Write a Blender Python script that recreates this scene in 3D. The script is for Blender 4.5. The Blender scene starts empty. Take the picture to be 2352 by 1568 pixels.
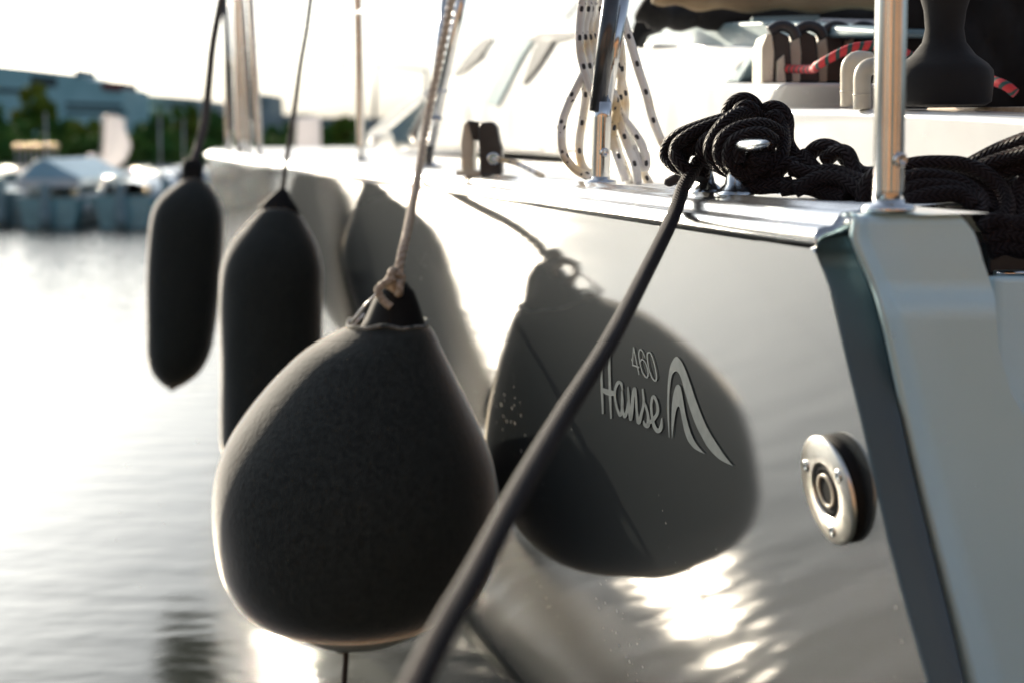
import bpy, math, random
from mathutils import Vector, Matrix
random.seed(7)
sc = bpy.context.scene
# ---------------------------------------------------------------- camera, world, sun
F = 3230.0                      # focal length in pixels of a 2352 px wide picture
TH = math.atan(459 / F)
H = 1.36                        # eye height above the water
cd = bpy.data.cameras.new('camera'); cam = bpy.data.objects.new('camera', cd)
sc.collection.objects.link(cam); sc.camera = cam
cam.location = (0, 0, H); cam.rotation_euler = (math.pi / 2 - TH, 0, 0)
cd.lens = F / 2352 * 36; cd.sensor_width = 36; cd.clip_start = .02; cd.clip_end = 3000
cd.dof.use_dof = True; cd.dof.focus_distance = 1.62; cd.dof.aperture_fstop = 4.0
SUN_AZ, SUN_EL = math.radians(-31.8), math.radians(19.8)
w = bpy.data.worlds.new('World'); sc.world = w; w.use_nodes = True
nt = w.node_tree; bg = nt.nodes['Background']
sk = nt.nodes.new('ShaderNodeTexSky'); sk.sky_type = 'NISHITA'; sk.sun_disc = False
sk.sun_elevation = SUN_EL; sk.sun_rotation = SUN_AZ; sk.air_density = 1.0; sk.dust_density = 4.0; sk.ozone_density = 5.0
hs = nt.nodes.new('ShaderNodeHueSaturation'); hs.inputs['Saturation'].default_value = .56
tn = nt.nodes.new('ShaderNodeMix'); tn.data_type = 'RGBA'; tn.blend_type = 'MULTIPLY'; tn.inputs[0].default_value = 1; tn.inputs[7].default_value = (.98, 1.0, .98, 1)
nt.links.new(sk.outputs[0], hs.inputs['Color']); nt.links.new(hs.outputs[0], tn.inputs[6]); nt.links.new(tn.outputs[2], bg.inputs[0])
bg.inputs[1].default_value = .115
sl = bpy.data.lights.new('sun', 'SUN'); sun = bpy.data.objects.new('sun', sl); sc.collection.objects.link(sun)
sl.energy = 5.0; sl.angle = math.radians(.5); sl.color = (1, .87, .68)
sd = Vector((math.sin(SUN_AZ) * math.cos(SUN_EL), math.cos(SUN_AZ) * math.cos(SUN_EL), math.sin(SUN_EL)))
sun.rotation_euler = sd.to_track_quat('Z', 'Y').to_euler()
vs = sc.view_settings; vs.view_transform = 'Standard'; vs.look = 'None'; vs.gamma = 1; vs.exposure = .85
cy = sc.cycles
cy.use_denoising = True; cy.denoising_prefilter = 'ACCURATE'; cy.use_adaptive_sampling = False
cy.max_bounces = 7; cy.diffuse_bounces = 3; cy.glossy_bounces = 5; cy.caustics_reflective = True
cy.blur_glossy = 0; cy.sample_clamp_indirect = 0

# ---------------------------------------------------------------- helpers
ST, CT = math.sin(TH), math.cos(TH)
def ray(px, py):
    a = (px - 1176) / F; v = (py - 784) / F
    return Vector((a, CT - v * ST, -(ST + v * CT)))
def at(px, py, Y):
    r = ray(px, py); return Vector((0, 0, H)) + r * (Y / r.y)
UA = math.radians(14)
U = Vector((-math.sin(UA), math.cos(UA), 0)); N = Vector((math.cos(UA), math.sin(UA), 0))
def B(s, n, z):                 # boat frame: s forward, n inboard, z from the camera's height
    p = U * s + N * n; return Vector((p.x, p.y, H + z))
def onn(px, py, n):             # pixel -> plane of constant n
    r = ray(px, py); t = n / r.dot(N); return Vector((0, 0, H)) + r * t
def ons(px, py, s):
    r = ray(px, py); t = s / r.dot(U); return Vector((0, 0, H)) + r * t
def lerp_tab(T, x):
    if x <= T[0][0]: return T[0][1]
    for (a, b), (c, d) in zip(T, T[1:]):
        if x <= c: return b + (d - b) * (x - a) / (c - a)
    return T[-1][1]
def smooth_tab(T, x):           # Catmull-Rom through a table
    n = len(T)
    if x <= T[0][0]: return T[0][1]
    if x >= T[-1][0]: return T[-1][1]
    for i in range(n - 1):
        if x <= T[i + 1][0]:
            x0, y0 = T[i]; x1, y1 = T[i + 1]; h = x1 - x0; t = (x - x0) / h
            m0 = (y1 - T[i - 1][1]) / (x1 - T[i - 1][0]) if i > 0 else (y1 - y0) / h
            m1 = (T[i + 2][1] - y0) / (T[i + 2][0] - x0) if i < n - 2 else (y1 - y0) / h
            t2, t3 = t * t, t * t * t
            return (2*t3-3*t2+1)*y0 + (t3-2*t2+t)*h*m0 + (-2*t3+3*t2)*y1 + (t3-t2)*h*m1
NE = [(.9, .545), (1.1, .539), (2.4, .495), (4.75, .36), (7, .285), (9, .28), (11, .45), (13, 1.0), (14, 1.9)]
WZ = [(0, 0), (.3, .03), (.6, .08), (.9, .165), (1.12, .29), (1.3, .46), (1.6, .82)]
RB = -.094                      # underside of the rubbing strake
ZD = -.058                      # deck level
def ne(s): return smooth_tab(NE, s)
def hulln(s, z): return ne(s) + .006 + smooth_tab(WZ, max(0, RB - z))
def hullpt(px, py, off=0.0):
    r = ray(px, py); t = 1.5
    for _ in range(60):
        p = r * t; t = (hulln(p.dot(U), p.z) - off) / r.dot(N)
    return Vector((0, 0, H)) + r * t
def crop(x0, y0, k): return lambda x, y: ((x / k + x0) * .6125, (y / k + y0) * .6125)
C2 = crop(1100, 0, 1.7425); C3 = crop(2100, 0, 1.7422); C4 = crop(2700, 0, 1.4254); CL = crop(2350, 300, 3.1367)
CH = crop(2230, 1270, 3.92); CS = crop(2480, 1310, 3.4833); C7 = crop(2800, 900, .9446); C5 = crop(600, 900, 1.4257)

def cat(P, step=None, n=8):
    P = [Vector(p) for p in P]; out = []
    for i in range(len(P) - 1):
        p0 = P[i - 1] if i else P[0] * 2 - P[1]; p1, p2 = P[i], P[i + 1]
        p3 = P[i + 2] if i + 2 < len(P) else P[-1] * 2 - P[-2]
        k = max(2, int((p2 - p1).length / step)) if step else n
        for j in range(k):
            t = j / k
            out.append(.5 * ((2*p1) + (p2-p0)*t + (2*p0-5*p1+4*p2-p3)*t*t + (3*p1-p0-3*p2+p3)*t**3))
    out.append(P[-1]); return out

class MB:
    def __init__(s): s.v = []; s.f = []; s.uv = {}; s.flat = set()
    def face(s, idx, uv=None, flat=False):
        if uv: s.uv[len(s.f)] = uv
        if flat: s.flat.add(len(s.f))
        s.f.append(tuple(idx))
    def tube(s, P, r, sides=12, caps=True, lobes=0, pitch=.02, la=.2, flatten=None):
        P = [Vector(p) for p in P]; n = len(P); L = 0; base = len(s.v)
        T = [(P[min(i+1, n-1)] - P[max(i-1, 0)]).normalized() for i in range(n)]
        up = Vector((0, 0, 1)) if abs(T[0].z) < .9 else Vector((1, 0, 0))
        X = T[0].cross(up).normalized(); ls = []
        rmean = r if not isinstance(r, (list, tuple)) else max(r)
        for i in range(n):
            if i: L += (P[i] - P[i-1]).length
            X = (X - T[i] * X.dot(T[i])).normalized(); Y = T[i].cross(X)
            rr = r[i] if isinstance(r, (list, tuple)) else r
            for k in range(sides):
                a = 2 * math.pi * k / sides
                q = rr * (1 + (la * abs(math.cos(lobes * .5 * (a - 2*math.pi*L/pitch))) - la * .6 if lobes else 0))
                s.v.append(P[i] + X * (math.cos(a) * q) + Y * (math.sin(a) * q))
            ls.append(L)
        for i in range(n - 1):
            for k in range(sides):
                k2 = (k + 1) % sides; a = base + i * sides
                u0, u1 = ls[i] / (2 * rmean), ls[i+1] / (2 * rmean)
                s.face((a + k, a + k2, a + sides + k2, a + sides + k),
                       ((u0, k / sides), (u0, (k+1) / sides), (u1, (k+1) / sides), (u1, k / sides)))
        if caps:
            s.face([base + k for k in range(sides)][::-1], flat=True)
            s.face([base + (n-1) * sides + k for k in range(sides)], flat=True)
        return s
    def rings(s, R, close=False, caps=False, flat=False):
        """R: list of equal-length point rings"""
        base = len(s.v); m = len(R[0])
        for ring in R: s.v += [Vector(p) for p in ring]
        for i in range(len(R) - 1):
            for k in range(m if close else m - 1):
                k2 = (k + 1) % m; a = base + i * m
                s.face((a + k, a + k2, a + m + k2, a + m + k),
                       ((i/(len(R)-1), k/m), (i/(len(R)-1), (k+1)/m), ((i+1)/(len(R)-1), (k+1)/m), ((i+1)/(len(R)-1), k/m)), flat)
        if caps:
            s.face([base + k for k in range(m)][::-1], flat=True); s.face([base + (len(R)-1) * m + k for k in range(m)], flat=True)
        return s
    def lathe(s, prof, O, ax=Vector((0, 0, 1)), seg=32, caps=True):
        ax = Vector(ax).normalized(); up = Vector((0, 0, 1)) if abs(ax.z) < .9 else Vector((1, 0, 0))
        X = ax.cross(up).normalized(); Y = ax.cross(X)
        return s.rings([[Vector(O) + ax * h + (X * math.cos(2*math.pi*k/seg) + Y * math.sin(2*math.pi*k/seg)) * r
                         for k in range(seg)] for r, h in prof], True, caps)
    def prism(s, P, d, flat=True):
        """polygon P (world points) extruded by vector or list of vectors d"""
        P = [Vector(p) for p in P]; b = len(s.v); n = len(P)
        s.v += P + [p + Vector(d) for p in P]
        s.face(range(b, b + n), flat=flat); s.face(list(range(b + n, b + 2*n))[::-1], flat=flat)
        for i in range(n): s.face((b + (i+1) % n, b + i, b + n + i, b + n + (i+1) % n), flat=flat)
        return s
    def box(s, c, hx, hy, hz, X=Vector((1, 0, 0)), Y=Vector((0, 1, 0)), Z=Vector((0, 0, 1))):
        c = Vector(c); q = [c + X*(a*hx) + Y*(b*hy) - Z*hz for a, b in ((-1,-1),(1,-1),(1,1),(-1,1))]
        return s.prism(q, Z * (2 * hz))
    def ball(s, c, r, seg=16):
        return s.lathe([(max(1e-4, r * math.sin(math.pi*i/10)), -r * math.cos(math.pi*i/10)) for i in range(11)], c, seg=seg)

ORG = {}
def setp(o, label, cat_, group=None, kind=None):
    if label: o['label'] = label
    if cat_: o['category'] = cat_
    if group: o['group'] = group
    if kind: o['kind'] = kind
    return o
def thing(name, loc, label, cat_, group=None):
    o = bpy.data.objects.new(name, None); sc.collection.objects.link(o); o.location = loc; o.empty_display_size = .1
    ORG[o.name] = Vector(loc); return setp(o, label, cat_, group)
def mk(name, mb, mat, parent=None, bevel=0, segs=2, smooth=True, solid=0):
    org = ORG[parent.name] if parent else Vector((0, 0, 0))
    me = bpy.data.meshes.new(name); me.from_pydata([tuple(Vector(p) - org) for p in mb.v], [], mb.f); me.materials.append(mat)
    uvl = me.uv_layers.new(name='UVMap')
    for i, p in enumerate(me.polygons):
        p.use_smooth = smooth and i not in mb.flat
        uv = mb.uv.get(i)
        if uv:
            for li, q in zip(p.loop_indices, uv): uvl.data[li].uv = q
    me.update()
    o = bpy.data.objects.new(name, me); sc.collection.objects.link(o)
    if parent: o.parent = parent
    ORG[o.name] = org
    if solid:
        m = o.modifiers.new('s', 'SOLIDIFY'); m.thickness = solid; m.offset = 0
    if bevel:
        m = o.modifiers.new('b', 'BEVEL'); m.width = bevel; m.segments = segs; m.limit_method = 'ANGLE'; m.angle_limit = math.radians(35)
        for p in me.polygons: p.use_smooth = True
        m.harden_normals = True
    return o

# ---------------------------------------------------------------- materials
def mat(name, col, rough=.5, metal=0., coat=0., coatr=.03, ior=1.5, sheen=0., spec=.5):
    M = bpy.data.materials.new(name); M.use_nodes = True; b = M.node_tree.nodes['Principled BSDF']
    b.inputs['Base Color'].default_value = (*col, 1); b.inputs['Roughness'].default_value = rough
    b.inputs['Metallic'].default_value = metal; b.inputs['Coat Weight'].default_value = coat
    b.inputs['Coat Roughness'].default_value = coatr; b.inputs['IOR'].default_value = ior
    b.inputs['Specular IOR Level'].default_value = spec
    if sheen: b.inputs['Sheen Weight'].default_value = sheen; b.inputs['Sheen Roughness'].default_value = .3
    return M
def nodes(M): return M.node_tree, M.node_tree.nodes['Principled BSDF']
def nd(t, ty, **kw):
    n = t.nodes.new(ty)
    for k, v in kw.items():
        if k in n.inputs: n.inputs[k].default_value = v
        else: setattr(n, k, v)
    return n
def coords(t, kind='Object', scale=(1, 1, 1), rot=(0, 0, 0)):
    c = t.nodes.new('ShaderNodeTexCoord'); m = t.nodes.new('ShaderNodeMapping')
    m.inputs['Scale'].default_value = scale; m.inputs['Rotation'].default_value = rot
    t.links.new(c.outputs[kind], m.inputs[0]); return m.outputs[0]
def mottle(M, c1, c2, scale=8, detail=5, lo=.35, hi=.65, bump=0, bscale=None, kind='Object', mscale=(1, 1, 1)):
    t, b = nodes(M); v = coords(t, kind, mscale)
    n = nd(t, 'ShaderNodeTexNoise', Scale=scale, Detail=detail); t.links.new(v, n.inputs['Vector'])
    r = t.nodes.new('ShaderNodeValToRGB'); e = r.color_ramp.elements
    e[0].position = lo; e[0].color = (*c1, 1); e[1].position = hi; e[1].color = (*c2, 1)
    t.links.new(n.outputs['Fac'], r.inputs[0]); t.links.new(r.outputs[0], b.inputs['Base Color'])
    if bump:
        n2 = nd(t, 'ShaderNodeTexNoise', Scale=bscale or scale, Detail=6); t.links.new(v, n2.inputs['Vector'])
        bp = nd(t, 'ShaderNodeBump', Strength=bump, Distance=.002); t.links.new(n2.outputs['Fac'], bp.inputs['Height'])
        t.links.new(bp.outputs[0], b.inputs['Normal'])
    return M
def math_n(t, op, a, b=None, c=None):
    n = t.nodes.new('ShaderNodeMath'); n.operation = op
    for i, x in enumerate((a, b, c)):
        if x is None: continue
        if isinstance(x, (int, float)): n.inputs[i].default_value = x
        else: t.links.new(x, n.inputs[i])
    return n.outputs[0]
def uvparts(t):
    c = t.nodes.new('ShaderNodeTexCoord'); s = t.nodes.new('ShaderNodeSeparateXYZ'); t.links.new(c.outputs['UV'], s.inputs[0])
    return s.outputs[0], s.outputs[1]
def braid(M, k=4.0, m=10, strength=.9, dist=.0012):
    """herringbone plait: two families of helical strands crossing over each other"""
    t, b = nodes(M); u, v = uvparts(t)
    ku = math_n(t, 'MULTIPLY', u, k); mv = math_n(t, 'MULTIPLY', v, m)
    a = math_n(t, 'ABSOLUTE', math_n(t, 'SINE', math_n(t, 'MULTIPLY', math_n(t, 'ADD', ku, mv), math.pi)))
    c = math_n(t, 'ABSOLUTE', math_n(t, 'SINE', math_n(t, 'MULTIPLY', math_n(t, 'SUBTRACT', ku, mv), math.pi)))
    par = math_n(t, 'GREATER_THAN', math_n(t, 'SINE', math_n(t, 'MULTIPLY', mv, math.pi)), 0)
    mix = t.nodes.new('ShaderNodeMix'); t.links.new(par, mix.inputs[0]); t.links.new(a, mix.inputs[2]); t.links.new(c, mix.inputs[3])
    bp = nd(t, 'ShaderNodeBump', Strength=strength, Distance=dist); t.links.new(mix.outputs[0], bp.inputs['Height'])
    t.links.new(bp.outputs[0], b.inputs['Normal']); return mix.outputs[0]

GEL = mat('white_gelcoat', (.80, .80, .79), .28, coat=.6, coatr=.06)
mottle(GEL, (.50, .51, .51), (.58, .585, .58), 5, 6)
GEL_SHADE = mat('shaded_gelcoat', (.62, .66, .67), .32, coat=.2, coatr=.06); mottle(GEL_SHADE, (.52, .74, .80), (.57, .80, .86), 4, 6)  # white gelcoat with the teal of its shade put into the colour
DECK = mat('deck_nonskid', (.78, .78, .76), .5); mottle(DECK, (.60, .60, .59), (.72, .72, .70), 9, 6, bump=.25, bscale=900)
STEEL = mat('polished_steel', (.72, .72, .71), .11, 1.0); mottle(STEEL, (.66, .66, .65), (.76, .76, .75), 30, 5)
STRAKE = mat('strake_alloy', (.80, .80, .79), .24, 1.0); mottle(STRAKE, (.50, .50, .50), (.62, .62, .61), 40, 6, bump=.05, bscale=300)
CAST = mat('cast_steel', (.62, .64, .64), .2, 1.0); mottle(CAST, (.5, .52, .52), (.7, .72, .72), 60, 5, bump=.15, bscale=250)
BLACK = mat('black_plastic', (.018, .018, .02), .4); mottle(BLACK, (.014, .014, .016), (.026, .026, .028), 30, 4)
RUBBER = mat('black_rubber', (.008, .008, .008), .7, spec=.2)
CREAM = mat('cream_plastic', (.62, .56, .45), .4); mottle(CREAM, (.52, .47, .37), (.66, .60, .49), 14, 5)
CANVAS = mat('black_canvas', (.016, .016, .018), .9, sheen=.1); mottle(CANVAS, (.004, .004, .0045), (.009, .009, .0095), 20, 6, bump=.5, bscale=40)
TAN = mat('tan_canvas', (.28, .20, .11), .8); mottle(TAN, (.20, .14, .08), (.33, .25, .15), 12, 5, bump=.5, bscale=30)
TEAK = mat('teak', (.38, .27, .17), .6); mottle(TEAK, (.30, .21, .13), (.46, .34, .22), 6, 6, mscale=(1, 12, 12))
GREYP = mat('grey_panel', (.2, .3, .33), .45); mottle(GREYP, (.17, .27, .30), (.23, .33, .36), 8, 5)
GLASS = mat('dark_window', (.012, .014, .016), .08, coat=1)
DECAL = mat('silver_decal', (.55, .58, .59), .45, .0); mottle(DECAL, (.10, .12, .125), (.135, .155, .16), 90, 4)
ROPEK = mat('black_rope', (.010, .008, .009), .55, spec=.12); bv = braid(ROPEK, 2.5, 10, 1.0, .003)
t, b = nodes(ROPEK); rpk = t.nodes.new('ShaderNodeValToRGB'); rpk.color_ramp.elements[0].position = .15; rpk.color_ramp.elements[1].position = .85
rpk.color_ramp.elements[0].color = (.002, .002, .002, 1); rpk.color_ramp.elements[1].color = (.016, .012, .013, 1); t.links.new(bv, rpk.inputs[0]); t.links.new(rpk.outputs[0], b.inputs['Base Color'])
ROPEB = mat('dark_twine', (.05, .04, .035), .7)
ROPET = mat('tan_rope', (.24, .18, .13), .75); mottle(ROPET, (.30, .23, .17), (.55, .46, .36), 220, 4)
ROPER = mat('red_rope', (.5, .03, .03), .6)
t, b = nodes(ROPER); u, v = uvparts(t)
bands = math_n(t, 'GREATER_THAN', math_n(t, 'SINE', math_n(t, 'MULTIPLY', math_n(t, 'ADD', math_n(t, 'MULTIPLY', u, .8), math_n(t, 'MULTIPLY', v, 1)), 2 * math.pi)), .35)
mx = t.nodes.new('ShaderNodeMix'); mx.data_type = 'RGBA'; t.links.new(bands, mx.inputs[0])
mx.inputs[6].default_value = (.62, .04, .045, 1); mx.inputs[7].default_value = (.02, .07, .06, 1); t.links.new(mx.outputs[2], b.inputs['Base Color'])
# white rope with black flecks: short groups of dots winding round the rope
ROPEW = mat('flecked_rope', (.7, .68, .62), .65); t, b = nodes(ROPEW); u, v = uvparts(t)
h1 = math_n(t, 'FRACT', math_n(t, 'ADD', math_n(t, 'MULTIPLY', u, .30), v))
band = math_n(t, 'LESS_THAN', math_n(t, 'ABSOLUTE', math_n(t, 'SUBTRACT', h1, .5)), .24)
h2 = math_n(t, 'FRACT', math_n(t, 'SUBTRACT', math_n(t, 'MULTIPLY', u, .30), v))
band2 = math_n(t, 'LESS_THAN', math_n(t, 'ABSOLUTE', math_n(t, 'SUBTRACT', h2, .5)), .24)
bands = math_n(t, 'MULTIPLY', band, band2)
du = math_n(t, 'SINE', math_n(t, 'MULTIPLY', math_n(t, 'ADD', math_n(t, 'MULTIPLY', u, .62), math_n(t, 'MULTIPLY', v, 3)), 2 * math.pi))
dv = math_n(t, 'SINE', math_n(t, 'MULTIPLY', math_n(t, 'SUBTRACT', math_n(t, 'MULTIPLY', u, .62), math_n(t, 'MULTIPLY', v, 3)), 2 * math.pi))
dots = math_n(t, 'GREATER_THAN', math_n(t, 'ADD', du, dv), .55)
dark = math_n(t, 'MULTIPLY', dots, bands)
nz = nd(t, 'ShaderNodeTexNoise', Scale=14, Detail=3); t.links.new(coords(t), nz.inputs['Vector'])
rp = t.nodes.new('ShaderNodeValToRGB'); rp.color_ramp.elements[0].position = .34; rp.color_ramp.elements[1].position = .5
rp.color_ramp.elements[0].color = (.62, .47, .26, 1); rp.color_ramp.elements[1].color = (.74, .73, .70, 1); t.links.new(nz.outputs['Fac'], rp.inputs[0])
mx = t.nodes.new('ShaderNodeMix'); mx.data_type = 'RGBA'; t.links.new(dark, mx.inputs[0]); t.links.new(rp.outputs[0], mx.inputs[6])
mx.inputs[7].default_value = (.02, .02, .025, 1); t.links.new(mx.outputs[2], b.inputs['Base Color'])
sw = math_n(t, 'SINE', math_n(t, 'MULTIPLY', math_n(t, 'ADD', math_n(t, 'MULTIPLY', u, 3), math_n(t, 'MULTIPLY', v, 8)), 2 * math.pi))
bp = nd(t, 'ShaderNodeBump', Strength=.3, Distance=.0006); t.links.new(sw, bp.inputs['Height']); t.links.new(bp.outputs[0], b.inputs['Normal'])
# fleece of the fender covers
FLEECE = mat('fender_fleece', (.022, .027, .031), .95, sheen=1.0)
mottle(FLEECE, (.009, .0135, .013), (.027, .034, .032), 120, 12, .36, .64, bump=1.0, bscale=170)
t, b = nodes(FLEECE); out = t.nodes['Material Output']; vel = t.nodes.new('ShaderNodeBsdfSheen'); vel.distribution = 'ASHIKHMIN'
vel.inputs['Color'].default_value = (.75, .66, .5, 1); vel.inputs['Roughness'].default_value = .22; ads = t.nodes.new('ShaderNodeAddShader')
t.links.new(b.outputs[0], ads.inputs[0]); t.links.new(vel.outputs[0], ads.inputs[1]); t.links.new(ads.outputs[0], out.inputs['Surface'])
PVC = mat('fender_vinyl', (.12, .13, .14), .35); mottle(PVC, (.24, .27, .28), (.33, .36, .37), 18, 5)
# metallic hull paint with fine scratches and specks of salt and dirt
HULL = mat('grey_metallic_hull', (.13, .13, .13), .39, 1.0, coat=.16, coatr=.045)
t, b = nodes(HULL); vco = coords(t)
n1 = nd(t, 'ShaderNodeTexNoise', Scale=3, Detail=6); t.links.new(vco, n1.inputs['Vector'])
r1 = t.nodes.new('ShaderNodeValToRGB'); r1.color_ramp.elements[0].color = (.073, .074, .074, 1); r1.color_ramp.elements[1].color = (.090, .088, .085, 1)
t.links.new(n1.outputs['Fac'], r1.inputs[0])
vo = nd(t, 'ShaderNodeTexVoronoi', Scale=55); t.links.new(vco, vo.inputs['Vector'])
n2 = nd(t, 'ShaderNodeTexNoise', Scale=4, Detail=3); t.links.new(vco, n2.inputs['Vector'])
sp = math_n(t, 'LESS_THAN', vo.outputs['Distance'], math_n(t, 'MULTIPLY', math_n(t, 'MAXIMUM', math_n(t, 'SUBTRACT', n2.outputs['Fac'], .50), 0), .75))
mx = t.nodes.new('ShaderNodeMix'); mx.data_type = 'RGBA'; t.links.new(sp, mx.inputs[0]); t.links.new(r1.outputs[0], mx.inputs[6]); mx.inputs[7].default_value = (.4, .39, .37, 1)
t.links.new(mx.outputs[2], b.inputs['Base Color'])
out = t.nodes['Material Output']; g1 = t.nodes.new('ShaderNodeBsdfGlossy'); g1.distribution = 'BECKMANN'; g1.inputs['Roughness'].default_value = .54
t.links.new(mx.outputs[2], g1.inputs['Color']); d1 = t.nodes.new('ShaderNodeBsdfDiffuse'); d1.inputs['Color'].default_value = (.022, .026, .028, 1)
dm = t.nodes.new('ShaderNodeMixShader'); t.links.new(sp, dm.inputs[0]); d2 = t.nodes.new('ShaderNodeBsdfDiffuse'); d2.inputs['Color'].default_value = (.4, .38, .35, 1)
a1_ = t.nodes.new('ShaderNodeAddShader'); t.links.new(g1.outputs[0], a1_.inputs[0]); t.links.new(d1.outputs[0], a1_.inputs[1])
t.links.new(a1_.outputs[0], dm.inputs[1]); t.links.new(d2.outputs[0], dm.inputs[2])
g2 = t.nodes.new('ShaderNodeBsdfGlossy'); g2.distribution = 'BECKMANN'; g2.inputs['Roughness'].default_value = .07
f2 = t.nodes.new('ShaderNodeFresnel'); f2.inputs['IOR'].default_value = 1.45; c2_ = t.nodes.new('ShaderNodeMixShader'); t.links.new(math_n(t, 'MULTIPLY', f2.outputs[0], .30), c2_.inputs[0])
t.links.new(dm.outputs[0], c2_.inputs[1]); t.links.new(g2.outputs[0], c2_.inputs[2]); t.links.new(c2_.outputs[0], out.inputs['Surface'])
def fuzz(M, col, rough=.28):
    t, b = nodes(M); out = t.nodes['Material Output']; v_ = t.nodes.new('ShaderNodeBsdfSheen'); v_.distribution = 'ASHIKHMIN'
    v_.inputs['Color'].default_value = (*col, 1); v_.inputs['Roughness'].default_value = rough; a_ = t.nodes.new('ShaderNodeAddShader')
    t.links.new(b.outputs[0], a_.inputs[0]); t.links.new(v_.outputs[0], a_.inputs[1])
    if b.inputs['Normal'].is_linked: t.links.new(b.inputs['Normal'].links[0].from_socket, v_.inputs['Normal'])
    t.links.new(a_.outputs[0], out.inputs['Surface'])
    return t.links.new(a_.outputs[0], out.inputs['Surface'])
fuzz(ROPEK, (.045, .03, .03), .3)
HULL_SHADE = mat('shaded_hull_paint', (.06, .08, .09), .5); mottle(HULL_SHADE, (.050, .088, .110), (.062, .102, .126), 6, 6)  # grey hull paint, its blue shade put into the colour
BOOT = mat('boot_stripe', (.02, .022, .022), .45, coat=.3); mottle(BOOT, (.012, .014, .012), (.05, .05, .035), 9, 6)
# water
WATER = mat('water', (.020, .026, .024), .17, ior=1.33); t, b = nodes(WATER)
v1 = coords(t, 'Object', (1, 1, 1), (0, 0, math.radians(25)))
wa = nd(t, 'ShaderNodeTexNoise', Scale=2.2, Detail=3, Roughness=.45); t.links.new(coords(t, 'Object', (1, 2.6, 1), (0, 0, math.radians(-8))), wa.inputs['Vector'])
wb = nd(t, 'ShaderNodeTexNoise', Scale=9, Detail=2, Roughness=.4); t.links.new(coords(t, 'Object', (1, 1.9, 1), (0, 0, math.radians(20))), wb.inputs['Vector'])
hsum = math_n(t, 'ADD', math_n(t, 'MULTIPLY', wa.outputs['Fac'], 1.0), math_n(t, 'MULTIPLY', wb.outputs['Fac'], .24))
bp = nd(t, 'ShaderNodeBump', Strength=1.0, Distance=.03)
cs = t.nodes.new('ShaderNodeTexCoord'); sx = t.nodes.new('ShaderNodeSeparateXYZ'); t.links.new(cs.outputs['Object'], sx.inputs[0])
far = nd(t, 'ShaderNodeMapRange'); far.inputs[1].default_value = 7; far.inputs[2].default_value = 21; far.inputs[3].default_value = .22; far.inputs[4].default_value = 1.9; t.links.new(sx.outputs[1], far.inputs[0])
t.links.new(math_n(t, 'MULTIPLY', hsum, far.outputs[0]), bp.inputs['Height']); out = t.nodes['Material Output']; gl = t.nodes.new('ShaderNodeBsdfGlossy'); gl.distribution = 'BECKMANN'; gl.inputs['Roughness'].default_value = .19
df = t.nodes.new('ShaderNodeBsdfDiffuse'); df.inputs['Color'].default_value = (.030, .034, .030, 1); fr = t.nodes.new('ShaderNodeFresnel'); fr.inputs['IOR'].default_value = 1.34
t.links.new(bp.outputs[0], gl.inputs['Normal']); t.links.new(bp.outputs[0], fr.inputs['Normal']); ms = t.nodes.new('ShaderNodeMixShader')
t.links.new(fr.outputs[0], ms.inputs[0]); t.links.new(df.outputs[0], ms.inputs[1]); t.links.new(gl.outputs[0], ms.inputs[2]); t.links.new(ms.outputs[0], out.inputs['Surface'])

# ---------------------------------------------------------------- water, land
m = MB(); m.v = [Vector(p) for p in ((-600, -60, 0), (600, -60, 0), (600, 46, 0), (-600, 46, 0))]; m.face((0, 1, 2, 3))
setp(mk('water', m, WATER), 'calm bright harbour water mirroring the pale sky', 'water', kind='structure')
LAND = mat('land', (.07, .08, .05), .9); mottle(LAND, (.04, .06, .03), (.12, .11, .08), .3, 6)
m = MB(); R_ = []
for yy, zz in ((46, -2), (46, .5), (60, .6), (110, .8), (170, .9), (400, 1.0), (2500, 1.1)): R_.append([(x, yy, zz) for x in range(-1500, 1501, 60)])
m.rings(R_); setp(mk('far_shore', m, LAND), 'low dark shore behind the marina', 'shore', kind='structure')

# ---------------------------------------------------------------- the yacht
YO = B(1.2, .9, ZD)
yacht = thing('sailing_yacht', YO, 'grey sailing yacht with white deck and polished rail, filling the right half', 'sailboat')
# hull side
m = MB(); SS = [1.03 + i * .06 for i in range(60)] + [4.7 + i * .25 for i in range(38)]
rows = [0, .03, .08, .14, .2, .27, .35, .43, .51, .6, .68, .76, .84, .92, 1.0, 1.07, 1.14, 1.2, 1.235]
# the stern corner: traced hull edge on the hull surface
EDGE = [(1871, 580), (1888, 620), (1916, 694), (1939, 811), (1974, 954), (2000, 1070), (2039, 1245), (2085, 1414), (2130, 1568), (2180, 1740), (2240, 1950)]
EP = [hullpt(*p) for p in EDGE]
ETAB = sorted([(-(p.z - H), p.dot(U)) for p in EP])
def edge_s(z): return smooth_tab(ETAB, -z)
def hull_grid(zs):
    R = []
    for k in range(len(SS)):
        ring = []
        for z in zs:
            s0 = edge_s(z); s = s0 + (SS[k] - SS[0]) * (SS[-1] - s0) / (SS[-1] - SS[0]); ring.append(B(s, hulln(s, z), z))
        R.append(ring)
    return R
m.rings(hull_grid([RB + .002 - r for r in rows]))
hull = mk('hull', m, HULL, yacht)
m = MB(); m.rings([[p - N * .002 for p in r] for r in hull_grid([RB + .002 - 1.235, -1.345 + .0, -1.5, -1.7])]); mk('boot_stripe', m, BOOT, yacht)
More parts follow.
